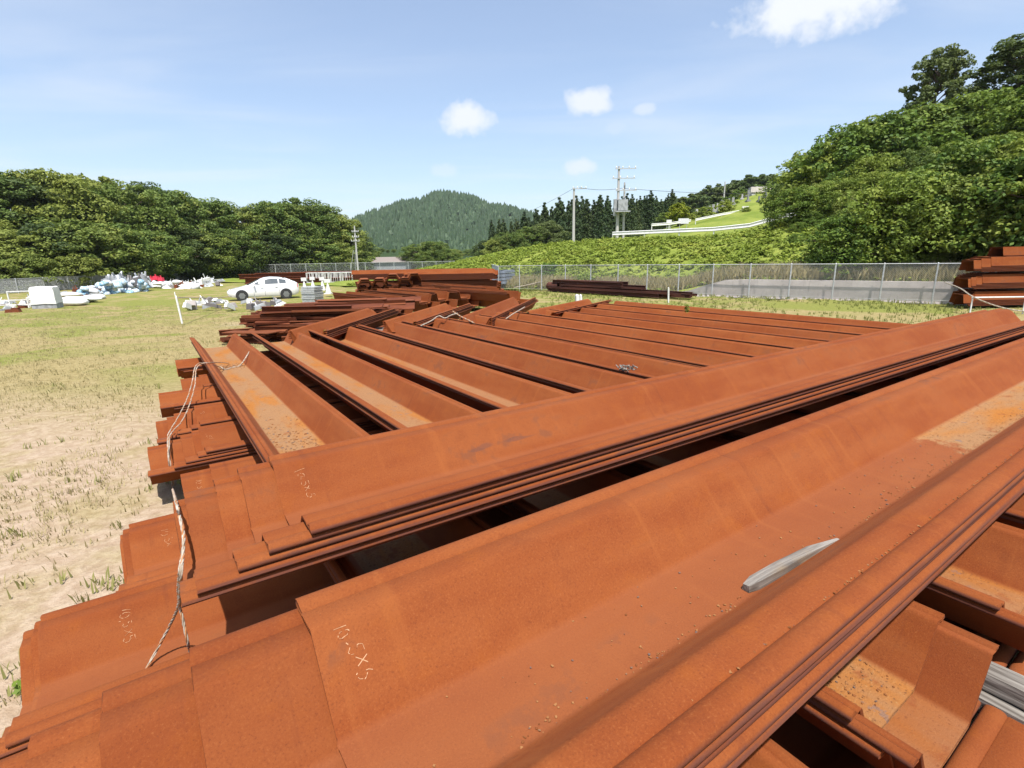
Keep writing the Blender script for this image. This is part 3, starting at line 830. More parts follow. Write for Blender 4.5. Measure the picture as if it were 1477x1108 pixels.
# high stack: long bundles roughly across the view, cross bundles with drooping ends on its left part
for lay in range(3):
    for row in range(2):
        p = at_depth((592 if row == 0 else 517) - 4 * lay, 393, 31.0 + row * 2.2); z = 0.55 + lay * 0.43
        nest('N', (p.x, 31.0 + row * 2.2, z), -math.pi / 2 + R(3 - 2 * lay), [0.0, 0.1, 0.25, 0.05, 0.15, 0.2, 0.1, 0.2], 5.2 if row == 0 else 8.4, 'in %s layer, %s row, high stack' % (['bottom', 'middle', 'top'][lay], ['front', 'back'][row]), STP, pitch=0.045, inv=(lay == 2))
for k, (u, z, L) in enumerate([(526, 0.98, 2.4), (546, 1.00, 2.4), (566, 1.22, 2.2), (584, 1.02, 2.4), (598, 1.25, 2.0), (522, 0.55, 2.4), (541, 0.55, 2.4), (560, 0.55, 2.4), (579, 0.55, 2.4), (598, 0.58, 2.4), (530, 0.16, 2.4), (552, 0.16, 2.4), (574, 0.16, 2.4), (594, 0.16, 2.4)]):
    p = at_depth(u, 400, 29.6 + 0.1 * (k % 5))
    nest('N', (p.x, p.y, z), R(14) + R(rb.uniform(-5, 5)), [0.0, 0.1, -0.1, 0.05, 0.0], L, 'of pile end %s, high stack left' % names2[k], STP, pitch=0.05, inv=True)
# right-hand stack of inverted piles behind the white barrier
STR = 'inverted piles in the stack at the right edge'
for lay, (z, dy) in enumerate([(0.32, 0.0), (0.98, 0.0), (1.64, 0.0)]):
    for row in range(3):
        p = at_depth(1384, 400, 20.6)
        st = [rb.uniform(0.35, 0.6), rb.uniform(0.1, 0.4), rb.uniform(-0.1, 0.2), rb.uniform(-.1, .1), rb.uniform(0, .3)]
        nest('U', (0.853 * (20.9 + row * 0.98) + (0.30 if lay == 2 else 0.12), 20.9 + row * 0.98, z), -math.pi / 2 + R(3), st, 10.0, 'in %s layer, %s row, right edge stack' % (['lowest', 'middle', 'upper'][lay], ['first', 'second', 'third'][row]), STR, pitch=0.05, inv=True)
nest('U', (at_depth(1437, 360, 21.4).x, 21.4, 2.02), -math.pi / 2 + R(6), [0.0, 0.1], 7.0, 'crowning the right edge stack', STR, pitch=0.05, inv=True)
for z in (0.10, 0.72, 1.42):
    for x in (2.9, 5.0):
        bearer((at_depth(1384, 400, 20.6).x + x, 20.7, z), 0.0, 2.4, (0.12, 0.12), 'between layers of the right edge stack')

def prism(name, sec, L, m):
    n = len(sec)
    b = MB().add([(x, 0, z) for (x, z) in sec] + [(x, L, z) for (x, z) in sec], [(i, (i + 1) % n, n + (i + 1) % n, n + i) for i in range(n)] + [tuple(reversed(range(n))), tuple(range(n, 2 * n))])
    me = b.mesh(name)
    bm = bmesh.new(); bm.from_mesh(me); bmesh.ops.recalc_face_normals(bm, faces=bm.faces); bmesh.ops.triangulate(bm, faces=[f for f in bm.faces if len(f.verts) > 4]); bm.to_mesh(me); bm.free()
    me.materials.append(m); return me
def chan(w, h, t): return [(-w / 2, 0), (w / 2, 0), (w / 2, h), (w / 2 - t, h), (w / 2 - t, t), (-w / 2 + t, t), (-w / 2 + t, h), (-w / 2, h)]
def angle(w, t): return [(0, 0), (w, 0), (w, t), (t, t), (t, w), (0, w)]
def ibeam(w, h, t): return [(-w/2,0),(w/2,0),(w/2,t),(t/2,t),(t/2,h-t),(w/2,h-t),(w/2,h),(-w/2,h),(-w/2,h-t),(-t/2,h-t),(-t/2,t),(-w/2,t)]
off_meshes = [prism('steel_offcut', chan(.30, .07, .012), 1.0, M['rust_plain']), prism('steel_offcut', angle(.13, .012), 1.0, M['rust_plain']),
              prism('steel_offcut', ibeam(.12, .13, .010), 1.0, M['rust_plain']), prism('steel_offcut', [(-.2, 0), (.2, 0), (.2, .02), (-.2, .02)], 1.0, M['rust_plain'])]
# heap of cut lengths behind the leftmost crosswise pile
heap_l = zp(272, 486, 2.02); heap_l.z = 0
for lay in range(10):
    for k in range(15):
        L = rb.uniform(0.9, 2.6) if lay < 8 else rb.uniform(1.8, 4.2)
        o = link_mesh('steel_offcut', rb.choice(off_meshes))
        fx = rb.uniform(0, max(0.2, 5.2 - L)) * (1 if lay < 5 else 0.8)
        y = heap_l.y + 0.25 + k * 0.23 + rb.uniform(-.15, .15) + lay * 0.10
        o.location = (heap_l.x + 0.1 * lay + rb.uniform(0, .35) + fx * (0.65 if k < 5 else 1), y + 0.05 * fx, 0.03 + lay * 0.085 + rb.uniform(-.03, .03))
        o.rotation_euler = (rb.uniform(-.02, .03), rb.choice((0, 0, math.pi, 0.3)), -math.pi / 2 + rb.gauss(0.04, 0.20 if lay < 8 else 0.10))
        if abs(o.rotation_euler[1] - math.pi) < .1: o.location.z += 0.1
        o.scale = (rb.uniform(.8, 1.4), L, rb.uniform(.8, 1.3))
        tag(o, 'cut length of red brown steel in the heap behind the leftmost pile', 'steel offcut', 'cut steel lengths in the heap')
# long rusty beams lying on the grass in front of the right fence
q0, q1 = zp(792, 421, 2.30), zp(985, 434, 2.30)
dq = (q1 - q0); Lq = dq.length; rzq = math.atan2(-dq.x, dq.y); pq = Vector((dq.y, -dq.x, 0)).normalized()
beam = [prism('steel_beam', ibeam(.20, .20, .016), 1.0, M['rust_dark']), prism('steel_beam', chan(.25, .12, .014), 1.0, M['rust_dark'])]
for lay in range(4):
    for k in range(6 - lay):
        L = Lq * (rb.uniform(0.82, 1.0) if lay < 2 else rb.uniform(0.35, 0.7))
        o = link_mesh('steel_beam', rb.choice(beam)); o.scale = (1, L, 1)
        o.location = q0 + dq.normalized() * rb.uniform(-.1, Lq - L + .1 if lay < 2 else 1.0) - pq * (0.28 * k + 0.1 * lay) + Vector((0, 0, 0.08 + lay * 0.17))
        o.rotation_euler = (rb.uniform(-.008, .008), 0, rzq + rb.uniform(-.02, .02))
        tag(o, 'dark rusty beam in the low stack before the right fence', 'steel beam', 'dark beams before the right fence')
b = MB(); b.tube([(0, 0, 0), (0, 1.1, 0)], 0.27, 14, cap=False); b.tube([(0, 1.1, 0), (0, 0, 0)], 0.25, 14, cap=False)
o = b.build('steel_pipe', M['rust_dark'], None, smooth=R(40)); o.location = zp(792, 419, 2.25) + Vector((0, 0, 0.30)); o.rotation_euler = (0, 0, rzq); tag(o, 'short dark pipe with round open end beside the beam stack', 'pipe')
# brown stacks at the far end behind the car
for k in range(14):
    u = 345 + 8 * k; p = at_depth(u, 400, 62 + rb.uniform(-2, 2))
    o = link_mesh('steel_beam', beam[k % 2]); o.data = off_meshes[2]; o.scale = (4.0, rb.uniform(5, 8), rb.uniform(4, 6)); o.location = (p.x, p.y, -0.2 + (0.5 if k % 3 == 0 else 0)); o.rotation_euler = (0, 0, -math.pi / 2 + rb.uniform(-.15, .15))
    tag(o, 'brown girder in the far stacks behind the white car', 'girder', 'far girder stacks behind the car')

# ------------------------------------------------------------------ fences
def chain_fence(name, p0, p1, h, step, label, base=None, zoff=0.0, mesh_step=0.085, rail=True, post_r=0.03, wire_r=0.0028):
    p0, p1 = Vector((*p0, 0)), Vector((*p1, 0)); d = p1 - p0; L = d.length; d.normalize()
    fz = base or (lambda x, y: terr(x, y))
    root = empty(name, (p0.x, p0.y, fz(p0.x, p0.y) + zoff)); o0 = root.location.copy()
    tag(root, label, 'fence')
    n = max(1, round(L / step)); pts = []
    pm = MB().tube([(0, 0, -0.1), (0, 0, h)], post_r, 8).tube([(0, 0, h), (0, 0, h + 0.03)], [post_r * 1.15, post_r * 0.5], 8).mesh('post', smooth=R(40))
    for i in range(n + 1):
        p = p0 + d * (L * i / n); z = fz(p.x, p.y) + zoff; pts.append(Vector((p.x, p.y, z)))
        o = link_mesh('post', pm, M['galv'], root); o.location = pts[-1] - o0
    if rail:
        for i in range(n):
            for hh in ((h - 0.02,) if h < 1.0 else (h - 0.02, 0.08)):
                b = MB().tube([pts[i] - o0 + Vector((0, 0, hh)), pts[i + 1] - o0 + Vector((0, 0, hh))], 0.021 if hh > 0.5 else 0.008, 6); b.build('rail', M['galv'], root)
    # diagonal wires of the netting, each a thin three-sided bar
    V, F = [], []
    hh = h - 0.06
    k = 0; s = -hh
    nv = d.cross(Vector((0, 0, 1)))
    while s < L:
        for sg in (0, 1):
            a, c = max(s, 0), min(s + hh, L)
            if c <= a: continue
            za, zc = (a - s, c - s) if sg == 0 else (hh - (a - s), hh - (c - s))
            def pt(q, z):
                f = q / L * n; i = min(int(f), n - 1); base_ = pts[i].lerp(pts[i + 1], f - i)
                return base_ - o0 + Vector((0, 0, z + 0.05))
            A_, B_ = pt(a, za), pt(c, zc)
            off = nv * (0.003 if sg else -0.003)
            t = (B_ - A_).normalized(); e = t.cross(nv)
            m = len(V)
            for q in (A_, B_):
                for w in (nv * wire_r, (-nv * 0.5 + e * 0.87) * wire_r, (-nv * 0.5 - e * 0.87) * wire_r): V.append(tuple(q + off + w))
            for j in range(3): F.append((m + j, m + (j + 1) % 3, m + 3 + (j + 1) % 3, m + 3 + j))
        s += mesh_step
    me = bpy.data.meshes.new('netting'); me.from_pydata(V, [], F); me.update()
    o = link_mesh('netting', me, M['galv'], root); o['kind'] = 'stuff'
    return root
yard0 = lambda x, y: terr(x, y) if fence_coords(x, y)[0] < 0.2 else 0.0
chain_fence('chain_link_fence', fence_point(-6.0), fence_point(29.2), 1.72, 1.96, 'grey chain link fence in front of the green bank at right', base=yard0, post_r=0.036)
chain_fence('chain_link_fence', fence_point(29.2), (-6.0, 97.0), 1.7, 3.0, 'chain link fence running back from the right fence corner', base=yard0, mesh_step=0.16, wire_r=0.004)
chain_fence('chain_link_fence', (-52, 88), (-6.0, 97.0), 1.8, 2.5, 'grey chain link fence across the far end of the yard', base=yard0, mesh_step=0.16, wire_r=0.006, post_r=0.05)
chain_fence('chain_link_fence', (-47, 36), (-44.5, 62), 1.35, 2.5, 'dense grey mesh fence in front of the wood at left', base=lambda x, y: -0.2, mesh_step=0.07, wire_r=0.011, post_r=0.05)
chain_fence('chain_link_fence', (-44.5, 62), (-52, 88), 1.6, 2.5, 'grey fence running back along the wood at left', base=lambda x, y: -0.2, mesh_step=0.12, wire_r=0.006, post_r=0.05)
# concrete wall behind the right fence
def wall():
    b = MB(); ts = [-8 + 1.0 * i for i in range(25)]
    x0, y0 = fence_point(-8, 0.32); prof = [(0.0, -0.1), (0.05, 0.0), (0.02, None), (0.24, None), (0.24, -0.1)]
    V, F = [], []
    for t in ts:
        x, y = fence_point(t, 0); hh = 0.84 * sm(16.0, 12.5, t) + 0.05
        for (d, z) in prof:
            px, py = fence_point(t, 0.30 + d); V.append((px - x0, py - y0, (hh if z is None else z)))
    for j in range(len(ts) - 1):
        for i in range(4): F.append((j * 5 + i, (j + 1) * 5 + i, (j + 1) * 5 + i + 1, j * 5 + i + 1))
    F += [(0, 1, 2, 3, 4), tuple(reversed([(len(ts) - 1) * 5 + i for i in range(5)]))]
    o = b.add(V, F).build('retaining_wall', M['concrete']); o.location = (x0, y0, 0)
    bm = bmesh.new(); bm.from_mesh(o.data); bmesh.ops.recalc_face_normals(bm, faces=bm.faces); bm.to_mesh(o.data); bm.free()
    tag(o, 'low stained concrete wall behind the right chain link fence', 'wall')
wall()
# white tube barrier at the right edge
def barrier():
    p = Vector((at_depth(1404, 425, 18.6).x, 18.6, 0)); root = empty('tube_barrier', p); tag(root, 'white tube barrier in front of the right edge stack', 'barrier')
    for k, x in enumerate((0.0, 1.9, 3.8)):
        MB().tube([(x, 0, 0), (x, 0, 0.62)], 0.024, 8).build('post', M['white_paint'], root, smooth=R(40))
    MB().tube([(-0.03, 0, 0.62), (4.2, 0.02, 0.60)], 0.026, 8).build('rail', M['white_paint'], root, smooth=R(40))
barrier()
bp = Vector((at_depth(1404, 425, 18.6).x, 18.6, 0))
rope('rope', [at_depth(1362, 407, 21.5), at_depth(1385, 416, 20.0), bp + Vector((0.0, -0.03, 0.64)), bp + Vector((0.9, -0.05, 0.30)), bp + Vector((1.9, -0.05, 0.10)), bp + Vector((3.0, -0.05, 0.05))], 0.022, 'white rope looped from the right barrier towards the wall', cols=('rope_w',) * 3, turns=10)
# white stakes in the grass
def stake(u, v, h, label, w=0.07):
    p = zp(u, v, 2.30); b = MB().box((0, 0, h / 2), (w, w, h)).box((0, 0, h + 0.02), (w * 0.8, w * 0.8, 0.04), taper=0.2); o = b.build('marker_stake', M['white_paint']); o.location = p; o.rotation_euler = (0.0, R(-3), 0.3); tag(o, label, 'stake', 'white stakes round the stacks')
stake(964, 437, 0.72, 'white stake standing before the right beam stack', 0.06); stake(833, 443, 0.55, 'pale short stake in the grass right of the open channels', 0.16); stake(692 + 146, 441, 0.5, 'second pale short stake close beside the first one', 0.10)
stake(263, 467, 1.05, 'white stake at the left corner of the steel heap', 0.055); stake(258, 449, 0.9, 'thin white stake behind the heap corner stake', 0.04)
pa, pb, pc = zp(263, 467, 2.30) + Vector((0, 0, 1.0)), at_z(334, 428, 0.25), zp(258, 449, 2.30) + Vector((0, 0, .85))
rope('rope', [pa, pa.lerp(pb, .5) + Vector((0, 0, -.04)), pb], 0.022, 'pale rope strung from the heap corner stake towards the car', cols=('rope_w',) * 3, turns=8)
rope('rope', [zp(742, 415, 1.9), zp(775, 408, 1.8), zp(810, 397, 1.55)], 0.035, 'white rope slanting up to the right fence', cols=('rope_w',) * 3, turns=8)

# ------------------------------------------------------------------ white hatchback
def car():
    fw, rw = at_z(350, 429.2, -0.2), None
    root = empty('car', at_depth(381, 428, 36.0)); root.location.z = terr(root.location.x, 36.0) ; root.rotation_euler = (0, 0, R(208))
    tag(root, 'white hatchback car parked on the grass beyond the stacks', 'car')
    # x forward (front at +), stations: x, sill z, belt z, roof z, half width low, half width at roof
    st = [(2.20, .42, .58, .60, .52, .50), (2.08, .28, .66, .70, .70, .60), (1.75, .20, .74, .79, .82, .66), (1.25, .18, .85, .90, .86, .68), (0.85, .18, .93, 1.02, .87, .64),
          (0.35, .18, .96, 1.27, .87, .58), (-0.10, .18, .98, 1.43, .87, .56), (-0.50, .18, .99, 1.48, .87, .56), (-1.00, .18, 1.00, 1.45, .87, .55), (-1.45, .19, 1.02, 1.36, .86, .54),
          (-1.85, .22, 1.04, 1.20, .84, .54), (-2.10, .30, 1.02, 1.08, .78, .55), (-2.22, .42, .92, .95, .66, .54)]
    V, F = [], []; m = 7
    for (x, zs, zb, zr, wl, wr) in st:
        for sg in (1, -1):
            for (w, z) in ((wl * .92, zs), (wl, zs + .12), (wl * 1.01, (zs + zb) / 2), (wl * .96, zb), ((wl * .90 + wr) / 2, (zb + zr) / 2 + .01), (wr, zr - .02), (0.0, zr + .015)): V.append((x, w * sg, z))
    for j in range(len(st) - 1):
        for sgi in (0, 1):
            o0, o1 = j * 14 + sgi * 7, (j + 1) * 14 + sgi * 7
            for i in range(6):
                q = (o0 + i, o1 + i, o1 + i + 1, o0 + i + 1); F.append(q if sgi == 0 else q[::-1])
        F.append((j * 14, j * 14 + 7, (j + 1) * 14 + 7, (j + 1) * 14))
    for e in (0, len(st) - 1):
        F.append(tuple([e * 14 + i for i in range(7)] + [e * 14 + 7 + i for i in range(5, -1, -1)]))
    MB().add(V, F).build('body', M['car_paint'], root, smooth=R(38))
    def side(x): 
        for a, c in zip(st, st[1:]):
            if c[0] <= x <= a[0]:
                f = (x - a[0]) / (c[0] - a[0]); return [a[k] + (c[k] - a[k]) * f for k in range(6)]
    for sg in (1, -1):
        for (xa, xb) in ((0.72, -0.02), (-0.10, -0.92), (-0.99, -1.42)):
            V, F = [], []; n = 6
            for k in range(n + 1):
                x = xa + (xb - xa) * k / n; _, zs, zb, zr, wl, wr = side(x)
                zt = zr - .075; 
                for f in (0.06, 0.5, 0.92):
                    z = zb + .02 + (max(zt, zb + .03) - zb - .02) * f; g_ = min(1, max(0, (z - zb) / max(.05, zr - zb))); w = wl * .96 + (wr - wl * .96) * g_ + .012
                    V.append((x, w * sg, z))
            for k in range(n):
                for i in range(2): F.append((k * 3 + i, k * 3 + 3 + i, k * 3 + 4 + i, k * 3 + 1 + i))
            MB().add(V, F).build('side_window', M['glass'], root)
        MB().tube([(0.55, .86 * sg, .98), (0.55, .98 * sg, 1.02)], [.03, .05], 6).box((0.56, 1.0 * sg, 1.03), (.10, .16, .12)).build('mirror', M['car_paint'], root)
        MB().box((1.93, .66 * sg, .66), (.34, .14, .12), Matrix.Rotation(R(-28 * sg), 3, 'Z'), taper=.7).build('headlight', M['lamp'], root)
        MB().box((-2.08, .70 * sg, .88), (.16, .12, .26), taper=.8).build('tail_light', M['red_lamp'], root)
        for x in (1.35, -1.35):
            w = empty('wheel', (x, .80 * sg, .315)); w.parent = root
            MB().tube([(0, -.10 * sg, 0), (0, .10 * sg, 0)], .315, 20).build('tyre', M['tyre'], w, smooth=R(40))
            r = MB(); r.tube([(0, .06 * sg, 0), (0, .106 * sg, 0)], .185, 16)
            for q in range(6):
                a = q * math.pi / 3; r.box((.12 * math.cos(a), .112 * sg, .12 * math.sin(a)), (.18, .012, .045), Matrix.Rotation(-a, 3, 'Y'))
            r.build('rim', M['alloy'], w)
            MB().tube([(x, .70 * sg, .33), (x, .885 * sg, .33)], .375, 20).build('wheel_arch', M['black'], root)
    V = []; 
    for x in (0.95, 0.20):
        _, zs, zb, zr, wl, wr = side(x)
        for w in (-wr * .93, 0, wr * .93): V.append((x + .02, w, zr + (.02 if w == 0 else -.012) + .012))
    MB().add(V, [(0, 1, 4, 3), (1, 2, 5, 4)]).build('windscreen', M['glass'], root)
    V = []
    for x in (-1.25, -1.95):
        _, zs, zb, zr, wl, wr = side(x)
        for w in (-wr * .9, 0, wr * .9): V.append((x, w, zr + (.02 if w == 0 else -.012) + .012))
    MB().add(V, [(0, 1, 4, 3), (1, 2, 5, 4)]).build('rear_window', M['glass'], root)
    MB().box((0.98 - 0.4, 0, .60), (.0, .0, .0)) 
    for sg in (1, -1):
        for x in (0.62, -0.06, -0.95): MB().box((x, .882 * sg, .60), (.012, .006, .66)).build('door_gap', M['black'], root)
        for x in (0.10, -0.78): MB().box((x, .89 * sg, .84), (.16, .03, .03)).build('door_handle', M['car_paint'], root)
car()

# ------------------------------------------------------------------ trees and plants
def leaf_quads(C, rad, n, size, up=0.45, flat=0.58, seed=1, elong=0.62):
    """n leaf-shaped quads in each lump; C (k,3) lump centres, rad (k,) radii"""
    r = np.random.default_rng(seed); k = len(C)
    D = r.normal(size=(k, n, 3)); D /= np.linalg.norm(D, axis=2, keepdims=True)
    rr = r.uniform(0.45, 1.0, (k, n, 1)) ** 0.6
    off = D * rr * rad[:, None, None]; off[..., 2] *= flat
    Pn = (C[:, None, :] + off).reshape(-1, 3)
    Nn = (D * 0.55 + np.array([0, 0, up]) + r.normal(size=(k, n, 3)) * 0.42).reshape(-1, 3)
    Nn /= np.linalg.norm(Nn, axis=1, keepdims=True)
    A_ = np.cross(Nn, r.normal(size=Nn.shape)); A_ /= np.linalg.norm(A_, axis=1, keepdims=True)
    B_ = np.cross(Nn, A_)
    s = size * r.uniform(0.6, 1.35, (len(Pn), 1))
    droop = Nn * s * 0.18
    return np.stack([Pn - A_ * s, Pn - B_ * s * elong + droop, Pn + A_ * s, Pn + B_ * s * elong + droop], 1)

def broadleaf(name, seed, h, spread, nl, n_leaf, size, m, low=0.28, conic=0.0):
    """prototype tree, height h, origin at foot"""
    r = np.random.default_rng(seed); rp = random.Random(seed)
    root = empty(name, (0, 0, -500))
    C, rad = [], []
    tr = MB(); top = Vector((rp.uniform(-.3, .3), rp.uniform(-.3, .3), h * 0.72))
    pts = [Vector((0, 0, -0.3)), Vector((rp.uniform(-.1, .1), rp.uniform(-.1, .1), h * .25)), top * 0.62 + Vector((rp.uniform(-.2, .2), 0, 0)), top]
    tr.tube(pts, [h * .026, h * .021, h * .013, h * .004], 7)
    for k in range(nl):
        q = (k + .5) / nl; a = k * 2.399 + rp.uniform(-.5, .5)
        zz = h * (low + (1 - low) * (q ** 0.9)) - h * .06
        u = (zz / h - low) / (1 - low)
        env = math.sin(math.pi * min(1, max(0.0, 0.16 + 0.80 * u))) ** 0.7 if conic == 0 else (1 - u) ** 0.8 + .12
        rr_ = spread * env * rp.uniform(0.38, 1.16)
        c = (rr_ * math.cos(a) + top.x * u, rr_ * math.sin(a) + top.y * u, zz + rp.uniform(-.04, .04) * h)
        C.append(c); rad.append(spread * rp.uniform(0.17, 0.40) * (1 - .35 * u))
        if k % 3 == 0:
            b0 = Vector((top.x * u * .6, top.y * u * .6, zz * 0.72)); tr.tube([b0, b0.lerp(Vector(c), .5) + Vector((0, 0, .1)), Vector(c)], [h * .010, h * .006, h * .002], 5, cap=False)
    tr.build('trunk', M['bark'], root, smooth=R(60))
    Q = leaf_quads(np.array(C), np.array(rad), n_leaf, size, seed=seed)
    me = quads_mesh('crown', Q); link_mesh('crown', me, m, root)
    root['h'] = h
    return root

def conifer(name, seed, h, m, spread=0.15, tiers=22, per=14, size=0.22):
    r = np.random.default_rng(seed); rp = random.Random(seed); root = empty(name, (0, 0, -500))
    MB().tube([(0, 0, -.3), (0, 0, h * .5), (0, 0, h * .98)], [h * .018, h * .011, h * .002], 6).build('trunk', M['bark'], root)
    C, rad = [], []
    for k in range(tiers):
        u = k / (tiers - 1); z = h * (.14 + .84 * u); R_ = h * spread * (1 - u) ** .85 + .12
        nn = max(1, int(per * (1 - u) ** .8 * .6) + 1)
        for j in range(nn):
            a = j * 6.283 / nn + k * 1.3; q = R_ * rp.uniform(.5, 1.0); C.append((q * math.cos(a), q * math.sin(a), z - q * .25)); rad.append(R_ * .34 + .12)
    Q = leaf_quads(np.array(C), np.array(rad), 60, size, up=.2, flat=1.1, seed=seed, elong=.35)
    link_mesh('crown', quads_mesh('crown', Q), m, root); root['h'] = h
    return root

protos = {'a': broadleaf('broadleaf_tree', 1, 14, 5.0, 130, 150, .19, M['leaf']), 'b': broadleaf('broadleaf_tree', 2, 14, 5.6, 130, 150, .19, M['leaf']), 'c': broadleaf('broadleaf_tree', 3, 14, 4.6, 110, 150, .18, M['leaf_dark']),
          'n1': broadleaf('hillside_tree', 4, 9, 4.0, 170, 95, .150, M['leaf_near'], low=.08), 'n2': broadleaf('hillside_tree', 5, 9, 4.4, 170, 95, .160, M['leaf_near'], low=.08), 'n3': broadleaf('hillside_tree', 6, 9, 3.6, 150, 95, .140, M['leaf'], low=.10),
          'd': broadleaf('hilltop_tree', 7, 9, 2.9, 150, 120, .14, M['leaf_dark'], low=.10),
          'bush': broadleaf('shrub', 8, 2.2, 1.4, 46, 60, .11, M['shrub'], low=.06), 'bushd': broadleaf('shrub', 9, 2.4, 1.5, 46, 60, .11, M['leaf_near'], low=.06),
          'top': broadleaf('clipped_tree', 10, 5.0, 2.1, 90, 60, .17, M['leaf_bright'], low=.18),
          'co1': conifer('cedar_tree', 11, 12, M['conifer']), 'co2': conifer('cedar_tree', 12, 12, M['conifer'], .125), 'far': broadleaf('hill_tree', 13, 8, 3.2, 50, 50, .36, M['leaf_dark'], low=.1)}
used = set()
def plant(key, x, y, z, h, label, cat, group, wide=1.0, rz=None):
    pr = protos[key]
    if key in used: o = copy_tree(pr)
    else: o = pr; used.add(key)
    k = h / pr['h']; o.location = (x, y, z); o.scale = (k * wide, k * wide, k); o.rotation_euler = (0, 0, random.uniform(0, 6.28) if rz is None else rz)
    tag(o, label, cat, group); return o
def plant_px(key, u, vtop, y, label, cat, group, wide=1.0, sink=0.0):
    t = at_depth(u, vtop, y); z = terr(t.x, y) - sink
    return plant(key, t.x, y, z, max(1.0, t.z - z), label, cat, group, wide)

# wood behind the left fence
WL = [(-70, 250, 60), (-25, 243, 64), (25, 246, 66), (70, 240, 68), (105, 258, 72), (140, 250, 84), (165, 262, 76), (205, 260, 88), (235, 268, 84), (262, 280, 92), (295, 282, 92), (330, 296, 98), (362, 292, 104), (395, 286, 100),
      (430, 283, 104), (455, 290, 106), (480, 305, 108), (503, 322, 112), (525, 345, 120), (540, 360, 132)]
for i, (u, v, y) in enumerate(WL):
    plant_px('abcab'[i % 5], u, v + 3, y, 'tall broadleaf tree in the dense wood behind the left fence', 'tree', 'trees of the left wood', random.uniform(1.0, 1.25))
WF = [(-50, 320, 55), (15, 330, 56), (60, 322, 58), (110, 318, 62), (160, 322, 66), (200, 330, 72), (245, 325, 80), (285, 335, 84), (320, 330, 88), (360, 345, 93), (400, 335, 95), (440, 338, 99), (470, 345, 102), (500, 352, 106), (520, 366, 112), (30, 365, 53), (95, 362, 57), (180, 368, 66), (330, 362, 88), (420, 364, 98)]
for i, (u, v, y) in enumerate(WF):
    plant_px('bacb'[i % 4], u, v, y, 'lower leafy tree along the front edge of the left wood', 'tree', 'front trees of the left wood', random.uniform(1.35, 1.7), sink=1.5)
# wooded hillside at right
HR = [(1158, 300, 46), (1165, 265, 50), (1178, 222, 50), (1205, 205, 47), (1240, 178, 45), (1275, 165, 46), (1310, 160, 45), (1350, 152, 44), (1390, 140, 44), (1430, 132, 42), (1475, 125, 42), (1530, 115, 40), (1600, 110, 40),
      (1160, 300, 42), (1195, 262, 41), (1235, 240, 40), (1275, 225, 39), (1320, 215, 38), (1365, 208, 38), (1410, 200, 37), (1460, 190, 36), (1520, 185, 36),
      (1170, 318, 39), (1210, 300, 37), (1250, 290, 36), (1295, 280, 35), (1340, 276, 34), (1385, 270, 33), (1430, 262, 32.5), (1485, 258, 32), (1545, 250, 32),
      (1165, 345, 35.5), (1205, 338, 34), (1390, 330, 30.5), (1440, 325, 30), (1300, 335, 32), (1255, 338, 33), (1345, 332, 31), (1490, 322, 29.5)]
HR += [(1150 + 27 * k, (330, 305, 318, 290)[k % 4] - 5.0 * k * (k > 2), 35.5 - .62 * k + (k % 2)) for k in range(15)] + [(1150 + 31 * k, 268 - 5 * k + 14 * (k % 2), 37.5 - .5 * k) for k in range(12)]
HR += [(1150 + 24 * k, 322 - 6 * (k % 3), 36.5 - .35 * k) for k in range(16)] + [(1190 + 26 * k, 262 - 4 * k, 40 - .3 * k) for k in range(13)] + [(1150 + 30 * k, 345, 33.5 - .35 * k) for k in range(13)]
for i, (u, v, y) in enumerate(HR):
    plant_px(['n1', 'n2', 'n3', 'n2', 'n1'][i % 5], u + random.uniform(-6, 6), v, y, 'leafy green tree crowding the steep hillside at right', 'tree', 'trees on the right hillside', random.uniform(1.05, 1.4), sink=0.4)
for k in range(21):
    t = -11 + 0.92 * k; d_ = random.uniform(2.6, 5.2); x, y = fence_point(t, d_)
    plant(['n1', 'n3', 'n2'][k % 3], x, y, terr(x, y) - .5, random.uniform(4.6, 6.4) * (1 - 0.35 * sm(3, 9, t)), 'leafy green tree overhanging the fence at the foot of the right hillside', 'tree', 'trees overhanging the right fence', random.uniform(1.0, 1.25))
plant('d', *at_depth(1345, 165, 47)[:2], at_depth(1345, 196, 47).z, at_depth(1345, 66, 47).z - at_depth(1345, 196, 47).z, 'dark lone tree standing against the sky on the right hill', 'tree', None, 0.95)
plant('d', *at_depth(1470, 130, 46)[:2], at_depth(1470, 165, 46).z, at_depth(1470, 45, 46).z - at_depth(1470, 165, 46).z, 'dark tree cut by the right edge on the hilltop', 'tree', None, 1.5)
# cedar plantation and woods beyond the bank
for i in range(44):
    u = 712 + i * 6.0 + random.uniform(-3, 3); y = random.uniform(104, 118)
    vt = 322 - 37 * sm(712, 830, u) + random.uniform(-6, 7) - (8 if u > 900 else 0) * random.random()
    plant_px(random.choice(('co1', 'co2')), u, vt, y, 'dark cedar in the plantation behind the utility poles', 'cedar', 'cedars behind the poles', random.uniform(1.0, 1.3))
for i, (u, v, y) in enumerate([(735, 335, 100), (770, 325, 102), (790, 318, 102), (720, 342, 100), (960, 306, 100), (700, 346, 106)]):
    plant_px('bac'[i % 3], u, v, y, 'mid green bushy tree at the foot of the cedars', 'tree', 'bushy trees below the cedars', 1.3)
for i in range(40):
    u = 930 + i * 5.6 + random.uniform(-3, 3); y = random.uniform(150, 175); vt = 290 - 36 * sm(940, 1110, u) + random.uniform(-5, 5)
    p = at_depth(u, vt, y); h = random.uniform(7, 10)
    plant('far', p.x, y, p.z - h, h, 'small dark tree on the skyline of the cemetery hill', 'tree', 'skyline trees of the cemetery hill', 1.2)
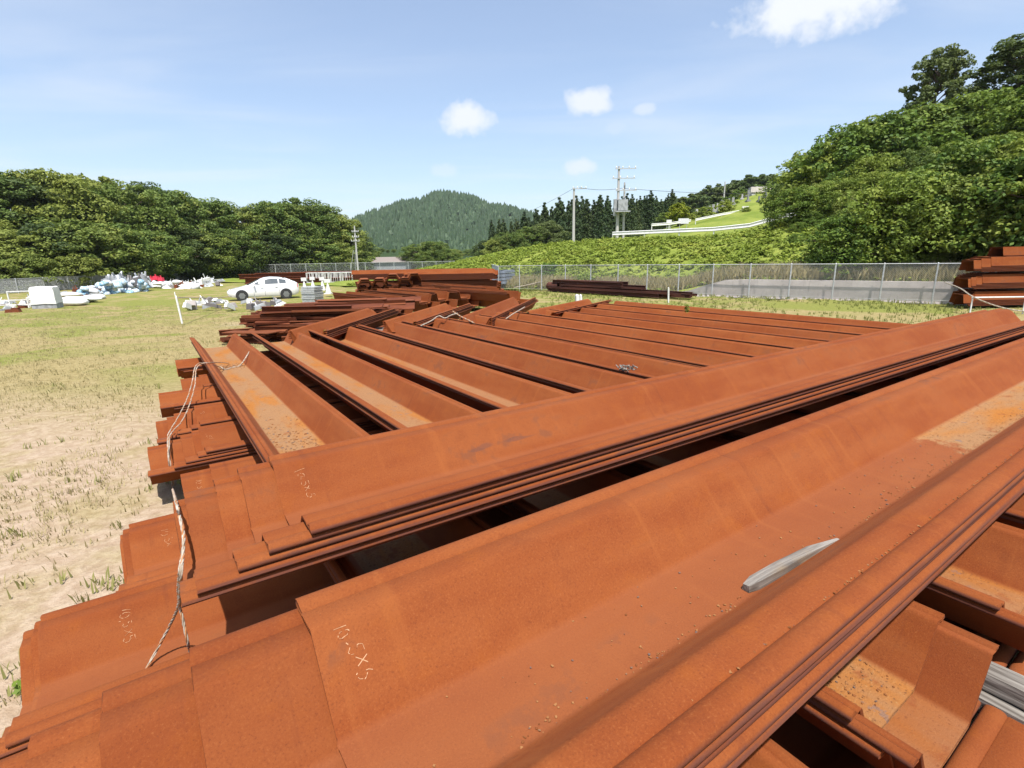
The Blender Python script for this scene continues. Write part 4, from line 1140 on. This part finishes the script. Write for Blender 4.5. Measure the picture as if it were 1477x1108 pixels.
for (u, v, y, k) in [(600, 352, 118, 'b'), (625, 347, 114, 'a'), (648, 362, 112, 'b'), (612, 368, 104, 'a'), (560, 372, 125, 'a'), (580, 376, 130, 'c'), (545, 378, 125, 'b')]:
    plant_px(k, u, v, y, 'bright green tree in the valley left of the bank', 'tree', 'valley trees', 1.5)
for i in range(22):
    u = 525 + i * 8.5; plant_px('bca'[i % 3], u, 362 + random.uniform(-5, 6), random.uniform(190, 260), 'distant tree along the foot of the mountain', 'tree', 'trees at the mountain foot', 1.7)
plant_px('top', 979, 292, 84, 'round yellow green clipped tree by the cemetery road', 'tree', None, 1.1)
# cemetery: shrubs and gravestones on the slope
for i in range(24):
    u = random.uniform(990, 1150); f = (u - 990) / 160; v = random.uniform(318 - 50 * f, 322 - 20 * f); y = random.uniform(78, 112)
    p = at_depth(u, v, y); z = terr(p.x, y)
    plant(random.choice(('bush', 'bushd', 'bushd')), p.x, y, z - .2, random.uniform(.8, 2.0), 'rounded shrub among the gravestones on the hill', 'shrub', 'cemetery shrubs', 1.3)
gm = MB().box((0, 0, .15), (1.1, 1.1, .3)).box((0, 0, .4), (.75, .75, .2)).box((0, 0, 1.0), (.38, .38, 1.0)).mesh('gravestone')
for i in range(34):
    f = random.random(); u = 1000 + 145 * f; y = random.uniform(84, 108); p = at_depth(u, 300, y); z = terr(p.x, y)
    o = link_mesh('gravestone', gm, M['gravestone']); o.location = (p.x, y, z); k = random.uniform(.5, .9); o.scale = (k, k, k); o.rotation_euler = (0, 0, random.uniform(0, 1.5))
    tag(o, 'stepped grey gravestone on the cemetery hill', 'gravestone', 'gravestones on the hill')
# weeds and shrubs over the bank behind the right fence (one uncountable cover)
def cover():
    n = 5200; C = []; rad = []
    for _ in range(n):
        t = random.uniform(-4, 50); d = random.uniform(0.9, 13.2)
        x, y = fence_point(t, d); C.append((x, y, terr(x, y) + random.uniform(-.02, .16))); rad.append(random.uniform(.14, .38))
    Q = leaf_quads(np.array(C), np.array(rad), 22, 0.10, up=.9, seed=77)
    o = link_mesh('bank_undergrowth', quads_mesh('bank_undergrowth', Q), M['shrub']); tag(o, 'bright green weeds and creepers covering the bank', 'undergrowth', kind='stuff')
cover()
for i in range(20):
    t = random.uniform(4, 42); d = random.uniform(1.5, 7); x, y = fence_point(t, d)
    plant('bushd' if i % 3 else 'bush', x, y, terr(x, y) - .2, random.uniform(.45, 1.15), 'darker leafy shrub growing on the bank behind the fence', 'shrub', 'shrubs on the bank', random.uniform(1.2, 1.7))

# grass blades
def blades(name, pts, hmin, hmax, per, m, label, wid=0.008, lean=0.5):
    r = np.random.default_rng(len(pts)); n = len(pts) * per
    base = np.repeat(np.array(pts), per, 0) + np.concatenate([r.normal(0, .035, (n, 2)), np.zeros((n, 1))], 1)
    a = r.uniform(0, 6.28, n); hh = r.uniform(hmin, hmax, n); ln = hh * r.uniform(0.1, lean, n)
    d = np.stack([np.cos(a), np.sin(a), np.zeros(n)], 1); sd = np.stack([-np.sin(a), np.cos(a), np.zeros(n)], 1) * (wid * r.uniform(.6, 1.3, n))[:, None]
    midp = base + d * (ln * .35)[:, None]; midp[:, 2] += hh * .6
    tip = base + d * ln[:, None]; tip[:, 2] += hh
    Q = np.stack([base - sd, base + sd, midp + sd * .8, tip], 1)
    o = link_mesh(name, quads_mesh(name, Q), m); tag(o, label, 'grass', kind='stuff'); return o
pts = []
for _ in range(26000):
    y = 1.5 + 30 * random.random() ** 1.6; x = random.uniform(-1.25 * y - 4, -0.14 * y - 0.2)
    so_s = x * U.x + y * U.y; so_o = x * V_.x + y * V_.y
    if so_s > -0.15 and -13.2 < so_o < 1: continue
    if y < 8 and math.sin(x * 1.7) * math.sin(y * 1.3 + x) + random.uniform(-.7, .7) > -0.38: continue
    pts.append((x, y, terr(x, y) - .01))
blades('dry_grass', pts, .02, .08, 6, M['dry_grass'], 'short dry straw coloured grass on the yard at left', .005)
pts = []
clumps = [(zp(25, 770, 2.3), .10, 6), (zp(60, 975, 2.3), .12, 20), (zp(150, 845, 2.3), .07, 16), (zp(20, 690, 2.3), .1, 8), (zp(230, 520, 2.3), .35, 20), (zp(250, 655, 2.3), .08, 12), (zp(215, 640, 2.3), .15, 14), (zp(175, 510, 2.3), .3, 16), (zp(320, 492, 2.3), .3, 20), (zp(240, 700, 2.3), .08, 12),
          (zp(215, 560, 2.3), .2, 14), (zp(70, 640, 2.3), .12, 10), (zp(120, 700, 2.3), .1, 8), (zp(100, 560, 2.3), .2, 10), (zp(180, 760, 2.3), .1, 8), (zp(45, 850, 2.3), .1, 8)]
for (c, s_, n) in clumps:
    for _ in range(n // 3): pts.append((c.x + random.gauss(0, s_), c.y + random.gauss(0, s_), 0))
blades('green_tufts', pts, .03, .11, 9, M['grass'], 'green grass tufts beside the pile ends at left', .007)
pts = []
for _ in range(9000):
    y = random.uniform(13, 45); x = random.uniform(-2, 22)
    d, t = fence_coords(x, y)
    if d > -0.1 or d < -16: continue
    so_s = x * U.x + y * U.y; so_o = x * V_.x + y * V_.y
    if so_s < 12.6 and so_o > -13.5: continue
    if math.sin(x * .8 + 1) * math.sin(y * .5) + random.uniform(-.6, .6) > 0.25: continue
    pts.append((x, y, terr(x, y) - .01))
blades('yard_grass', pts, .04, .15, 6, M['grass'], 'pale green grass before the right fence', .012)
pts = []
for _ in range(6000):
    t = random.uniform(-6, 32); d = random.uniform(0.75, 2.6); x, y = fence_point(t, d); pts.append((x, y, terr(x, y)))
blades('tall_weeds', pts, .25, .75, 4, M['dry_grass'], 'tall pale weeds along the foot of the bank', .014)
# leafy weed at the bottom left
Q = leaf_quads(np.array([tuple(zp(40 + 9 * k, 985 - 6 * (k % 3), 2.22)) for k in range(5)]), np.array([.07] * 5), 30, .022, up=.9, seed=5)
tag(link_mesh('leafy_weed', quads_mesh('leafy_weed', Q), M['shrub']), 'bright green leafy weed at the bottom left pile end', 'weed')
for (u, v, h, l) in [(990, 452, 1.44, 'small dark weed growing out between the far crosswise piles'), (470, 490, 1.75, 'yellowish weed behind the leftmost crosswise piles')]:
    c = zp(u, v, h); Q = leaf_quads(np.array([tuple(c + Vector((0, 0, .05 + .07 * k))) for k in range(3)]), np.array([.07, .06, .04]), 14, .035, up=.5, seed=int(u))
    tag(link_mesh('weed', quads_mesh('weed', Q), M['leaf_near']), l, 'weed')

# ------------------------------------------------------------------ utility poles and wires
def upole(u, vtop, y, label, arms, extra=False, base_z=None, tilt=0.0):
    t = at_depth(u, vtop, y); z0 = terr(t.x, y) if base_z is None else base_z; h = t.z - z0
    root = empty('utility_pole', (t.x, y, z0)); tag(root, label, 'utility pole', 'utility poles')
    MB().tube([(0, 0, -.5), (0, 0, h)], [.19, .11], 10).build('shaft', M['pole'], root, smooth=R(50))
    for (dz, L, ox) in arms:
        a = MB().box((ox, -.14, h - dz), (L, .09, .09)); a.build('crossarm', M['galv'], root)
        for q in (-.45, -.15, .15, .45): MB().tube([(ox + q * L, -.14, h - dz + .04), (ox + q * L, -.14, h - dz + .14), (ox + q * L, -.14, h - dz + .26)], [.05, .07, .03], 7).build('insulator', M['white_paint'], root)
    if extra:
        MB().tube([(.75, .3, -.5), (.70, .3, h * .80)], [.15, .09], 8).build('second_shaft', M['pole'], root)
        MB().box((.40, -.35, h * .50), (1.0, .7, 1.1)).box((.40, -.35, h * .50 - .65), (1.6, .8, .12)).build('transformer', M['grey_panel'], root)
        MB().box((-.35, -.2, h * .47), (.3, .3, 1.7)).build('cable_box', M['grey_panel'], root)
    return root, h
pL, hL = upole(511, 326, 96, 'concrete utility pole standing before the left wood edge', [(1.0, 1.2, .1), (1.9, 1.2, .1), (2.6, 1.5, 0)])
for k in (-.6, -1.5): MB().tube([(k, 0, -.3), (k * .35, 0, hL * .50)], .05, 6).build('stay', M['galv'], pL)
pM, hM = upole(828, 271, 62, 'single slender concrete utility pole left of the transformer pole', [(.12, 1.6, .6)])
pR, hR = upole(893, 240, 58, 'tall utility pole with transformer box and many crossarms', [(.25, 2.2, .7), (1.2, 2.4, .5), (2.4, 2.2, .8)], True)
u2, h2 = upole(606, 352, 130, 'far utility pole in front of the mountain foot', [(.6, 1.4, 0)])
u3, h3 = upole(1046, 262, 118, 'short pole on the cemetery hill', [])
def wire(a, b_, sag, label):
    pts = []
    for i in range(13):
        t = i / 12; p = a.lerp(b_, t); p.z -= sag * 4 * t * (1 - t); pts.append(p)
    tag(MB().tube(pts, 0.02, 4).build('overhead_wire', M['wire']), label, 'wire', 'overhead wires')
tM = pM.location + Vector((.6, -.14, hM)); tR = pR.location + Vector((.3, -.14, hR * .72))
wire(tM, tR, .2, 'overhead wire between the two poles on the bank')
wire(tM + Vector((-.5, 0, 0)), at_depth(690, 325, 150), 1.2, 'overhead wire running left from the slender pole')
wire(tR, at_depth(1250, 272, 70), .6, 'overhead wire running right from the transformer pole')
wire(pM.location + Vector((0, 0, hM * .9)), pM.location + Vector((6.2, 2, .3)), 0, 'guy wire slanting down from the slender pole')

# ------------------------------------------------------------------ road, guard rails and signs on the bank
def guard_rail(pts, label, h=.75, sp=4.0):
    p0 = Vector(pts[0]); root = empty('guard_rail', p0); tag(root, label, 'guard rail')
    P3 = [Vector(p) - p0 for p in pts]
    V, F = [], []
    for i, p in enumerate(P3):
        t = (P3[min(i + 1, len(P3) - 1)] - P3[max(i - 1, 0)]); n = Vector((t.y, -t.x, 0)).normalized()
        for (o, z) in ((0, h), (.05, h - .04), (.02, h - .13), (.02, h - .19), (.05, h - .28), (0, h - .34), (-.03, h - .3), (-.03, h - .04)): V.append(p + n * o + Vector((0, 0, z)))
    for j in range(len(P3) - 1):
        for i in range(8): F.append((j * 8 + i, j * 8 + (i + 1) % 8, j * 8 + 8 + (i + 1) % 8, j * 8 + 8 + i))
    MB().add(V, F).build('beam', M['white_paint'], root)
    acc = 0
    for i in range(len(P3) - 1):
        L = (P3[i + 1] - P3[i]).length; k = max(1, round(L / sp))
        for j in range(k): MB().tube([P3[i].lerp(P3[i + 1], j / k) + Vector((0, .06, -.4)), P3[i].lerp(P3[i + 1], j / k) + Vector((0, .06, h))], .06, 6).build('post', M['white_paint'], root)
pts = []
for u in (884, 930, 980, 1030, 1080, 1120, 1150):
    dd = pix_dir(u, 330); y = (14.5 + FE0.x * FN.x + FE0.y * FN.y) / (dd.x / dd.y * FN.x + FN.y)
    p = at_depth(u, 335.5, y); p.z = terr(p.x, p.y) - .05; pts.append(p)
guard_rail(pts, 'white guard rail along the road on top of the bank', h=.80)
pts = [at_depth(u, v + 4, y) for (u, v, y) in ((1003, 322, 78), (1040, 314, 80), (1080, 307, 82), (1140, 297, 84))]
guard_rail(pts, 'white guard rail climbing the cemetery road above the bank', h=1.0, sp=6)
pts = [at_depth(u, v + 3, y) for (u, v, y) in ((940, 329, 70), (965, 327, 72), (996, 322, 76))]
guard_rail(pts, 'short white rail at the cemetery road junction', h=.8, sp=6)
def board(u, v, y, w, h, m, label):
    p = at_depth(u, v, y); r = empty('sign_board', (p.x, y, p.z - 1.2)); tag(r, label, 'sign board')
    MB().box((0, 0, 1.2), (w, .06, h)).build('panel', m, r)
    for q in (-.35, .35): MB().box((q * w, .07, .5), (.06, .06, 1.6)).build('post', M['galv'], r)
board(986, 319, 74, 1.4, .7, M['sack_white'], 'pale lilac board beside the yellow green tree'); board(965, 321, 74, 0.7, .7, M['white_paint'], 'small white board left of the yellow green tree')
board(1075, 302, 83, 1.0, .9, M['white_paint'], 'white board on the climbing guard rail'); board(1107, 299, 84, 2.6, .5, M['concrete'], 'long grey board above the climbing guard rail')
for (u, v) in ((1096, 283),):
    p = at_depth(u, v, 96); o = MB().box((0, 0, .9), (3.5, .5, .9)).build('grave_terrace', M['concrete']); o.location = (p.x, 96, terr(p.x, 96) - .3); tag(o, 'pale stone terrace wall on the cemetery hill', 'terrace wall', 'terrace walls of the cemetery')
# low shed roofs in the valley
for (u, v, y, w) in ((566, 386, 118, 9.0), (590, 388, 122, 5.0)):
    p = at_depth(u, v, y); r = empty('shed', (p.x, y, -.3)); tag(r, 'low shed with %s roof beyond the far fence' % ('faded brown' if w > 6 else 'short pale'), 'shed')
    MB().box((0, 0, 1.0), (w, 4, 2.0)).build('wall', M['grey_panel'], r)
    MB().add([(-w / 2 - .3, -2.4, 2.0), (w / 2 + .3, -2.4, 2.0), (w / 2 + .3, 2.4, 2.0), (-w / 2 - .3, 2.4, 2.0), (-w / 2 - .3, 0, 3.1), (w / 2 + .3, 0, 3.1)], [(0, 1, 5, 4), (3, 4, 5, 2), (0, 4, 3), (1, 2, 5), (0, 3, 2, 1)]).build('roof', M['shed_roof'], r)

# ------------------------------------------------------------------ odds and ends stored along the left of the yard
rl = random.Random(5)
def lump_mesh(name, seed, sx, sy, sz, m):
    r = random.Random(seed); bm = bmesh.new(); bmesh.ops.create_icosphere(bm, subdivisions=2, radius=1)
    for v in bm.verts:
        k = 1 + .18 * math.sin(v.co.x * 3 + seed) * math.sin(v.co.y * 3.3) + r.uniform(-.07, .07)
        v.co = Vector((v.co.x * sx * k, v.co.y * sy * k, max(-.5, v.co.z) * sz * k + sz * .5))
    me = bpy.data.meshes.new(name); bm.to_mesh(me); bm.free(); me.polygons.foreach_set('use_smooth', [True] * len(me.polygons)); me.materials.append(m); return me
sacks = [lump_mesh('filled_sack', k, .55, .42, .36, M[n]) for k, n in enumerate(('sack_blue', 'sack_teal', 'sack_white', 'sack_blue'))]
for k in range(90):
    u = rl.uniform(116, 216); f = (u - 116) / 100; y = 44 + 6 * f + rl.uniform(-1.6, 1.6); lv = rl.choice((0, .1, .35, .6, .9 if f > .3 else .3))
    p = at_depth(u, 420, y); o = link_mesh('filled_sack', rl.choice(sacks)); o.location = (p.x, y, terr(p.x, y) - .15 + lv); s_ = rl.uniform(.42, .8); o.scale = (s_, s_, s_ * rl.uniform(.8, 1.3)); o.rotation_euler = (rl.uniform(-.3, .3), rl.uniform(-.3, .3), rl.uniform(0, 6))
    tag(o, 'pale blue and white filled sack in the heap by the left fence', 'sack', 'sacks heaped by the left fence')
def on_left(u, v, zt=-0.2): return at_z(u, v, zt)
def tarp_box():
    p = on_left(70, 445); r = empty('tarpaulin_box', p, R(20)); r.scale = (.62, .62, .85); tag(r, 'large box crate covered with white tarpaulin by the left fence', 'crate')
    b = MB(); V, F = [], []
    for j, (z, k) in enumerate(((.35, 1.04), (.7, 1.0), (1.2, .98), (1.45, .93), (1.5, .80))):
        for i in range(16):
            a = i / 16 * 4; sx, sy = [(a * 2 - 1, -1), (1, (a - 1) * 2 - 1), (1 - (a - 2) * 2, 1), (-1, 1 - (a - 3) * 2)][int(a)]
            V.append((sx * .95 * k + rl.uniform(-.02, .02), sy * .75 * k + rl.uniform(-.02, .02), z + rl.uniform(-.03, .03)))
    for j in range(4):
        for i in range(16): F.append((j * 16 + i, j * 16 + (i + 1) % 16, j * 16 + 16 + (i + 1) % 16, j * 16 + 16 + i))
    F.append(tuple(64 + i for i in range(16)))
    b.add(V, F).build('tarpaulin', M['tarp'], r, smooth=R(50)); MB().box((0, 0, .17), (1.9, 1.45, .36)).build('pallet_base', M['grey_panel'], r)
tarp_box()
def frame(u, v, w, h, label, rz=0.0):
    p = on_left(u, v); r = empty('pipe_rack', p, rz); tag(r, label, 'frame', 'white frames by the left fence')
    for x in (-w / 2, w / 2): MB().box((x, 0, h / 2), (.06, .06, h)).build('upright', M['white_paint'], r)
    for z in (h - .03, h * .45): MB().box((0, 0, z), (w - .07, .055, .06)).build('crossbar', M['white_paint'], r)
frame(38, 443, 1.6, 1.0, 'white steel frame left of the tarpaulin box', R(15)); frame(15, 446, 1.8, .55, 'low white steel frame at the left photo edge', R(20))
sheet = [lump_mesh('white_bag', 20 + k, .9, .5, .22, M['tarp']) for k in range(3)]
for k in range(12):
    u = rl.uniform(98, 142); p = on_left(u, rl.uniform(430, 441)); o = link_mesh('white_bag', rl.choice(sheet)); o.location = p + Vector((0, 0, rl.uniform(-.1, .25))); o.rotation_euler = (0, 0, rl.uniform(-.6, .6)); o.scale = (rl.uniform(.6, 1.2),) * 3
    tag(o, 'crumpled white sheet bag right of the tarpaulin box', 'bag', 'white bags right of the tarpaulin box')
for k in range(26):
    u = rl.uniform(214, 300); y = rl.uniform(52, 60); p = at_depth(u, 404, y); o = link_mesh('white_scrap', rl.choice(sheet + sacks[2:3])); o.name = 'white_scrap'; o.location = (p.x, y, -.3 + rl.choice((0, .1, .5 if u < 260 else 0))); o.rotation_euler = (rl.uniform(-.4, .4), rl.uniform(-.4, .4), rl.uniform(0, 3)); s_ = rl.uniform(.6, 1.2); o.scale = (s_, s_, s_)
    tag(o, 'white scrap piece in the row behind the yard track', 'scrap', 'white scrap behind the yard track')
for k in range(3):
    p = at_depth(218 + 7 * k, 402, 58); o = MB().box((0, 0, .25), (.7, .5, .5), taper=.8).box((0, 0, .6), (.12, .12, .3)).build('red_crate', M['red_paint']); o.location = (p.x, 58, .40 + .15 * (k % 2)); o.scale = (.8, .8, .8); tag(o, 'red crate on the white scrap by the left wood', 'crate', 'red crates on the white scrap')
for k in range(24):
    u = rl.uniform(150, 212); y = rl.uniform(48, 52); p = at_depth(u, 405, y); o = MB().box((0, 0, .4), (rl.uniform(.3, 1.1), rl.uniform(.3, .6), rl.uniform(.5, 1.0)), Matrix.Rotation(rl.uniform(-.3, .3), 3, 'Y'), taper=rl.uniform(.7, 1)).box((.2, .1, .9), (.12, .1, .5), Matrix.Rotation(rl.uniform(-.6, .6), 3, 'X')).build('scrap_machine', rl.choice((M['dark_scrap'], M['grey_panel'], M['sack_white']))); o.location = (p.x, y, .2 + rl.uniform(-.3, .35)); tag(o, 'dark grey scrap part piled behind the blue sacks', 'scrap', 'grey scrap behind the blue sacks')
p = on_left(20, 452); o = MB().box((0, 0, .22), (1.1, .5, .3), taper=.85).box((.2, 0, .42), (.5, .4, .14)).build('steel_block', M['rust_plain']); o.location = p; o.scale = (.6, .6, .6); o.rotation_euler = (0, 0, .3); tag(o, 'small rusty block on the grass at the left edge', 'block')
scm = []
for k in range(6):
    b = MB().box((0, 0, .15), (rl.uniform(.4, 1.0), rl.uniform(.2, .5), rl.uniform(.2, .35)), Matrix.Rotation(rl.uniform(-.3, .3), 3, 'Y'), taper=rl.uniform(.6, 1))
    for q in range(3): b.tube([(rl.uniform(-.5, .5), rl.uniform(-.2, .2), .1), (rl.uniform(-.5, .5), rl.uniform(-.3, .3), rl.uniform(.2, .6))], rl.uniform(.015, .04), 5)
    scm.append(b.mesh('scrap_piece'))
kinds = [('tarp', 'white'), ('dark_scrap', 'dark'), ('grey_panel', 'grey'), ('white_paint', 'off-white'), ('rust_plain', 'rusty'), ('galv', 'steel grey')]
for k, me in enumerate(scm): me.materials.append(M[kinds[k][0]])
for k in range(110):
    q = rl.randrange(6)
    if k < 60: u = rl.uniform(0, 145); v = 447 - 0.14 * u + rl.uniform(-9, 3)
    else: u = rl.uniform(140, 320); v = 420 - 0.055 * (u - 140) + rl.uniform(-5, 3)
    p = on_left(u, v); o = link_mesh('scrap_piece', scm[q]); o.location = p; f = p.y / 40
    s_ = rl.uniform(.5, 1.0) * f; o.scale = (s_, s_, s_ * rl.uniform(.6, 1.3)); o.rotation_euler = (0, 0, rl.uniform(0, 6.28))
    tag(o, 'small %s scrap piece strewn along the left side of the yard' % kinds[q][1], 'scrap', '%s scrap along the left of the yard' % kinds[q][1])
# grey pallet load, white cones and litter between the car and the open channels
p = at_z(452, 437, 0); r = empty('panel_pallet', p, R(-15)); tag(r, 'stack of light grey panels on the grass right of the car', 'panel stack')
for k in range(9): o = MB().box((rl.uniform(-.02, .02), rl.uniform(-.02, .02), .08 + k * .098), (.85, .8, .082)).build('panel', M['galv'], r)
for k, (u, v) in enumerate(((440, 420), (452, 418), (466, 419), (474, 424))):
    p = at_z(u, v, 0.0); o = MB().tube([(0, 0, 0), (0, 0, .75)], [.22, .04], 10).box((0, 0, .03), (.5, .5, .06)).box((0, 0, .9), (.4, .1, .25)).build('white_marker', M['white_paint']); o.location = p; tag(o, 'white marker post behind the grey panel stack', 'marker', 'white markers behind the panel stack')
cr = empty('wire_cage', (0, 0, 0)); 
for q, x in enumerate((0, .95)):
    pass
def cage(u, v, y, label):
    p = at_depth(u, v, y); r = empty('wire_cage', (p.x, y, -.2)); tag(r, label, 'cage', 'white wire cages at the far fence')
    b = MB(); w, d, h = 1.15, 1.0, 1.15
    for x in (-w / 2, w / 2):
        for yy in (-d / 2, d / 2): b.box((x, yy, h / 2), (.07, .07, h))
    for z in (.1, h): 
        for yy in (-d / 2, d / 2): b.box((0, yy, z), (w, .07, .07))
        for x in (-w / 2, w / 2): b.box((x, 0, z), (.065, d, .065))
    b.build('frame', M['white_paint'], r)
    for k in range(5): MB().box((-w / 2 + w * (k + .5) / 5, -d / 2, h / 2), (.03, .03, h)).build('bar', M['white_paint'], r)
for k in range(7): cage(452 + 8.5 * k, 400, 60 + .4 * (k % 2), 'white wire cage in the row before the far fence')
for k in range(4):
    p = at_depth(706 + 7 * k, 404, 40); o = link_mesh('panel_pack', MB().box((0, 0, .1), (1.0, 2.2, .2)).box((0, 0, .36), (1.02, 2.2, .2)).box((0, 0, .62), (1.0, 2.2, .2)).box((0, 0, .88), (1.0, 2.2, .2)).mesh('panel_pack'), M['blue_grey']); o.location = (p.x, 40 + .3 * k, .35); o.rotation_euler = (0, 0, R(-20)); tag(o, 'blue grey panel pack at the right of the high stack', 'panel pack', 'blue grey panel packs')
for k in range(30):
    u = rl.choice((rl.uniform(270, 335), rl.uniform(352, 402))); p = at_z(u, rl.uniform(436, 446), .0); q = rl.random()
    o = MB().box((0, 0, .12), (rl.uniform(.2, .9), rl.uniform(.1, .4), rl.uniform(.08, .3)), Matrix.Rotation(rl.uniform(-.5, .5), 3, 'Y'), taper=.8).tube([(0, 0, .1), (rl.uniform(-.3, .3), .1, rl.uniform(.1, .5))], .03, 5).build('yard_scrap', M['dark_scrap'] if q < .5 else M['grey_panel'] if q < .8 else M['tarp']); o.location = p; o.rotation_euler = (0, 0, rl.uniform(0, 3)); tag(o, 'small grey scrap piece between the steel heap and the car', 'scrap', 'scrap between heap and car')

# thin summer haze
hz_ = MB().box((0, 850, 60), (3100, 2420, 134)).build('haze', None)
hm = bpy.data.materials.new('haze'); hm.use_nodes = True
hm.node_tree.nodes.clear()
ho = hm.node_tree.nodes.new('ShaderNodeOutputMaterial'); hv = hm.node_tree.nodes.new('ShaderNodeVolumePrincipled')
hv.inputs['Color'].default_value = (0.86, 0.92, 1.0, 1); hv.inputs['Density'].default_value = 0.00010; hv.inputs['Anisotropy'].default_value = 0.2
hm.node_tree.links.new(hv.outputs[0], ho.inputs['Volume'])
hz_.data.materials.append(hm)
tag(hz_, 'thin summer haze over the yard and hills', 'haze', kind='stuff')
scn.cycles.volume_bounces = 0
scn.cycles.volume_step_rate = 10

# things alike are told apart by their order across the view
ORDN = ['first', 'second', 'third', 'fourth', 'fifth', 'sixth', 'seventh', 'eighth', 'ninth', 'tenth', 'eleventh', 'twelfth', 'thirteenth', 'fourteenth', 'fifteenth', 'sixteenth', 'seventeenth', 'eighteenth', 'nineteenth', 'twentieth', 'twenty-first', 'twenty-second', 'twenty-third', 'twenty-fourth', 'twenty-fifth', 'twenty-sixth']
bpy.context.view_layer.update()
same = {}
for o in col.objects:
    if o.parent is None and 'label' in o and 'category' in o: same.setdefault(o['label'], []).append(o)
for lab, obs in same.items():
    if 1 < len(obs) <= len(ORDN) and len(lab.split()) <= 13:
        obs.sort(key=lambda o: o.matrix_world.translation.x / max(0.5, o.matrix_world.translation.y))
        for k, o in enumerate(obs): o['label'] = lab + ', ' + ORDN[k] + ' from left'
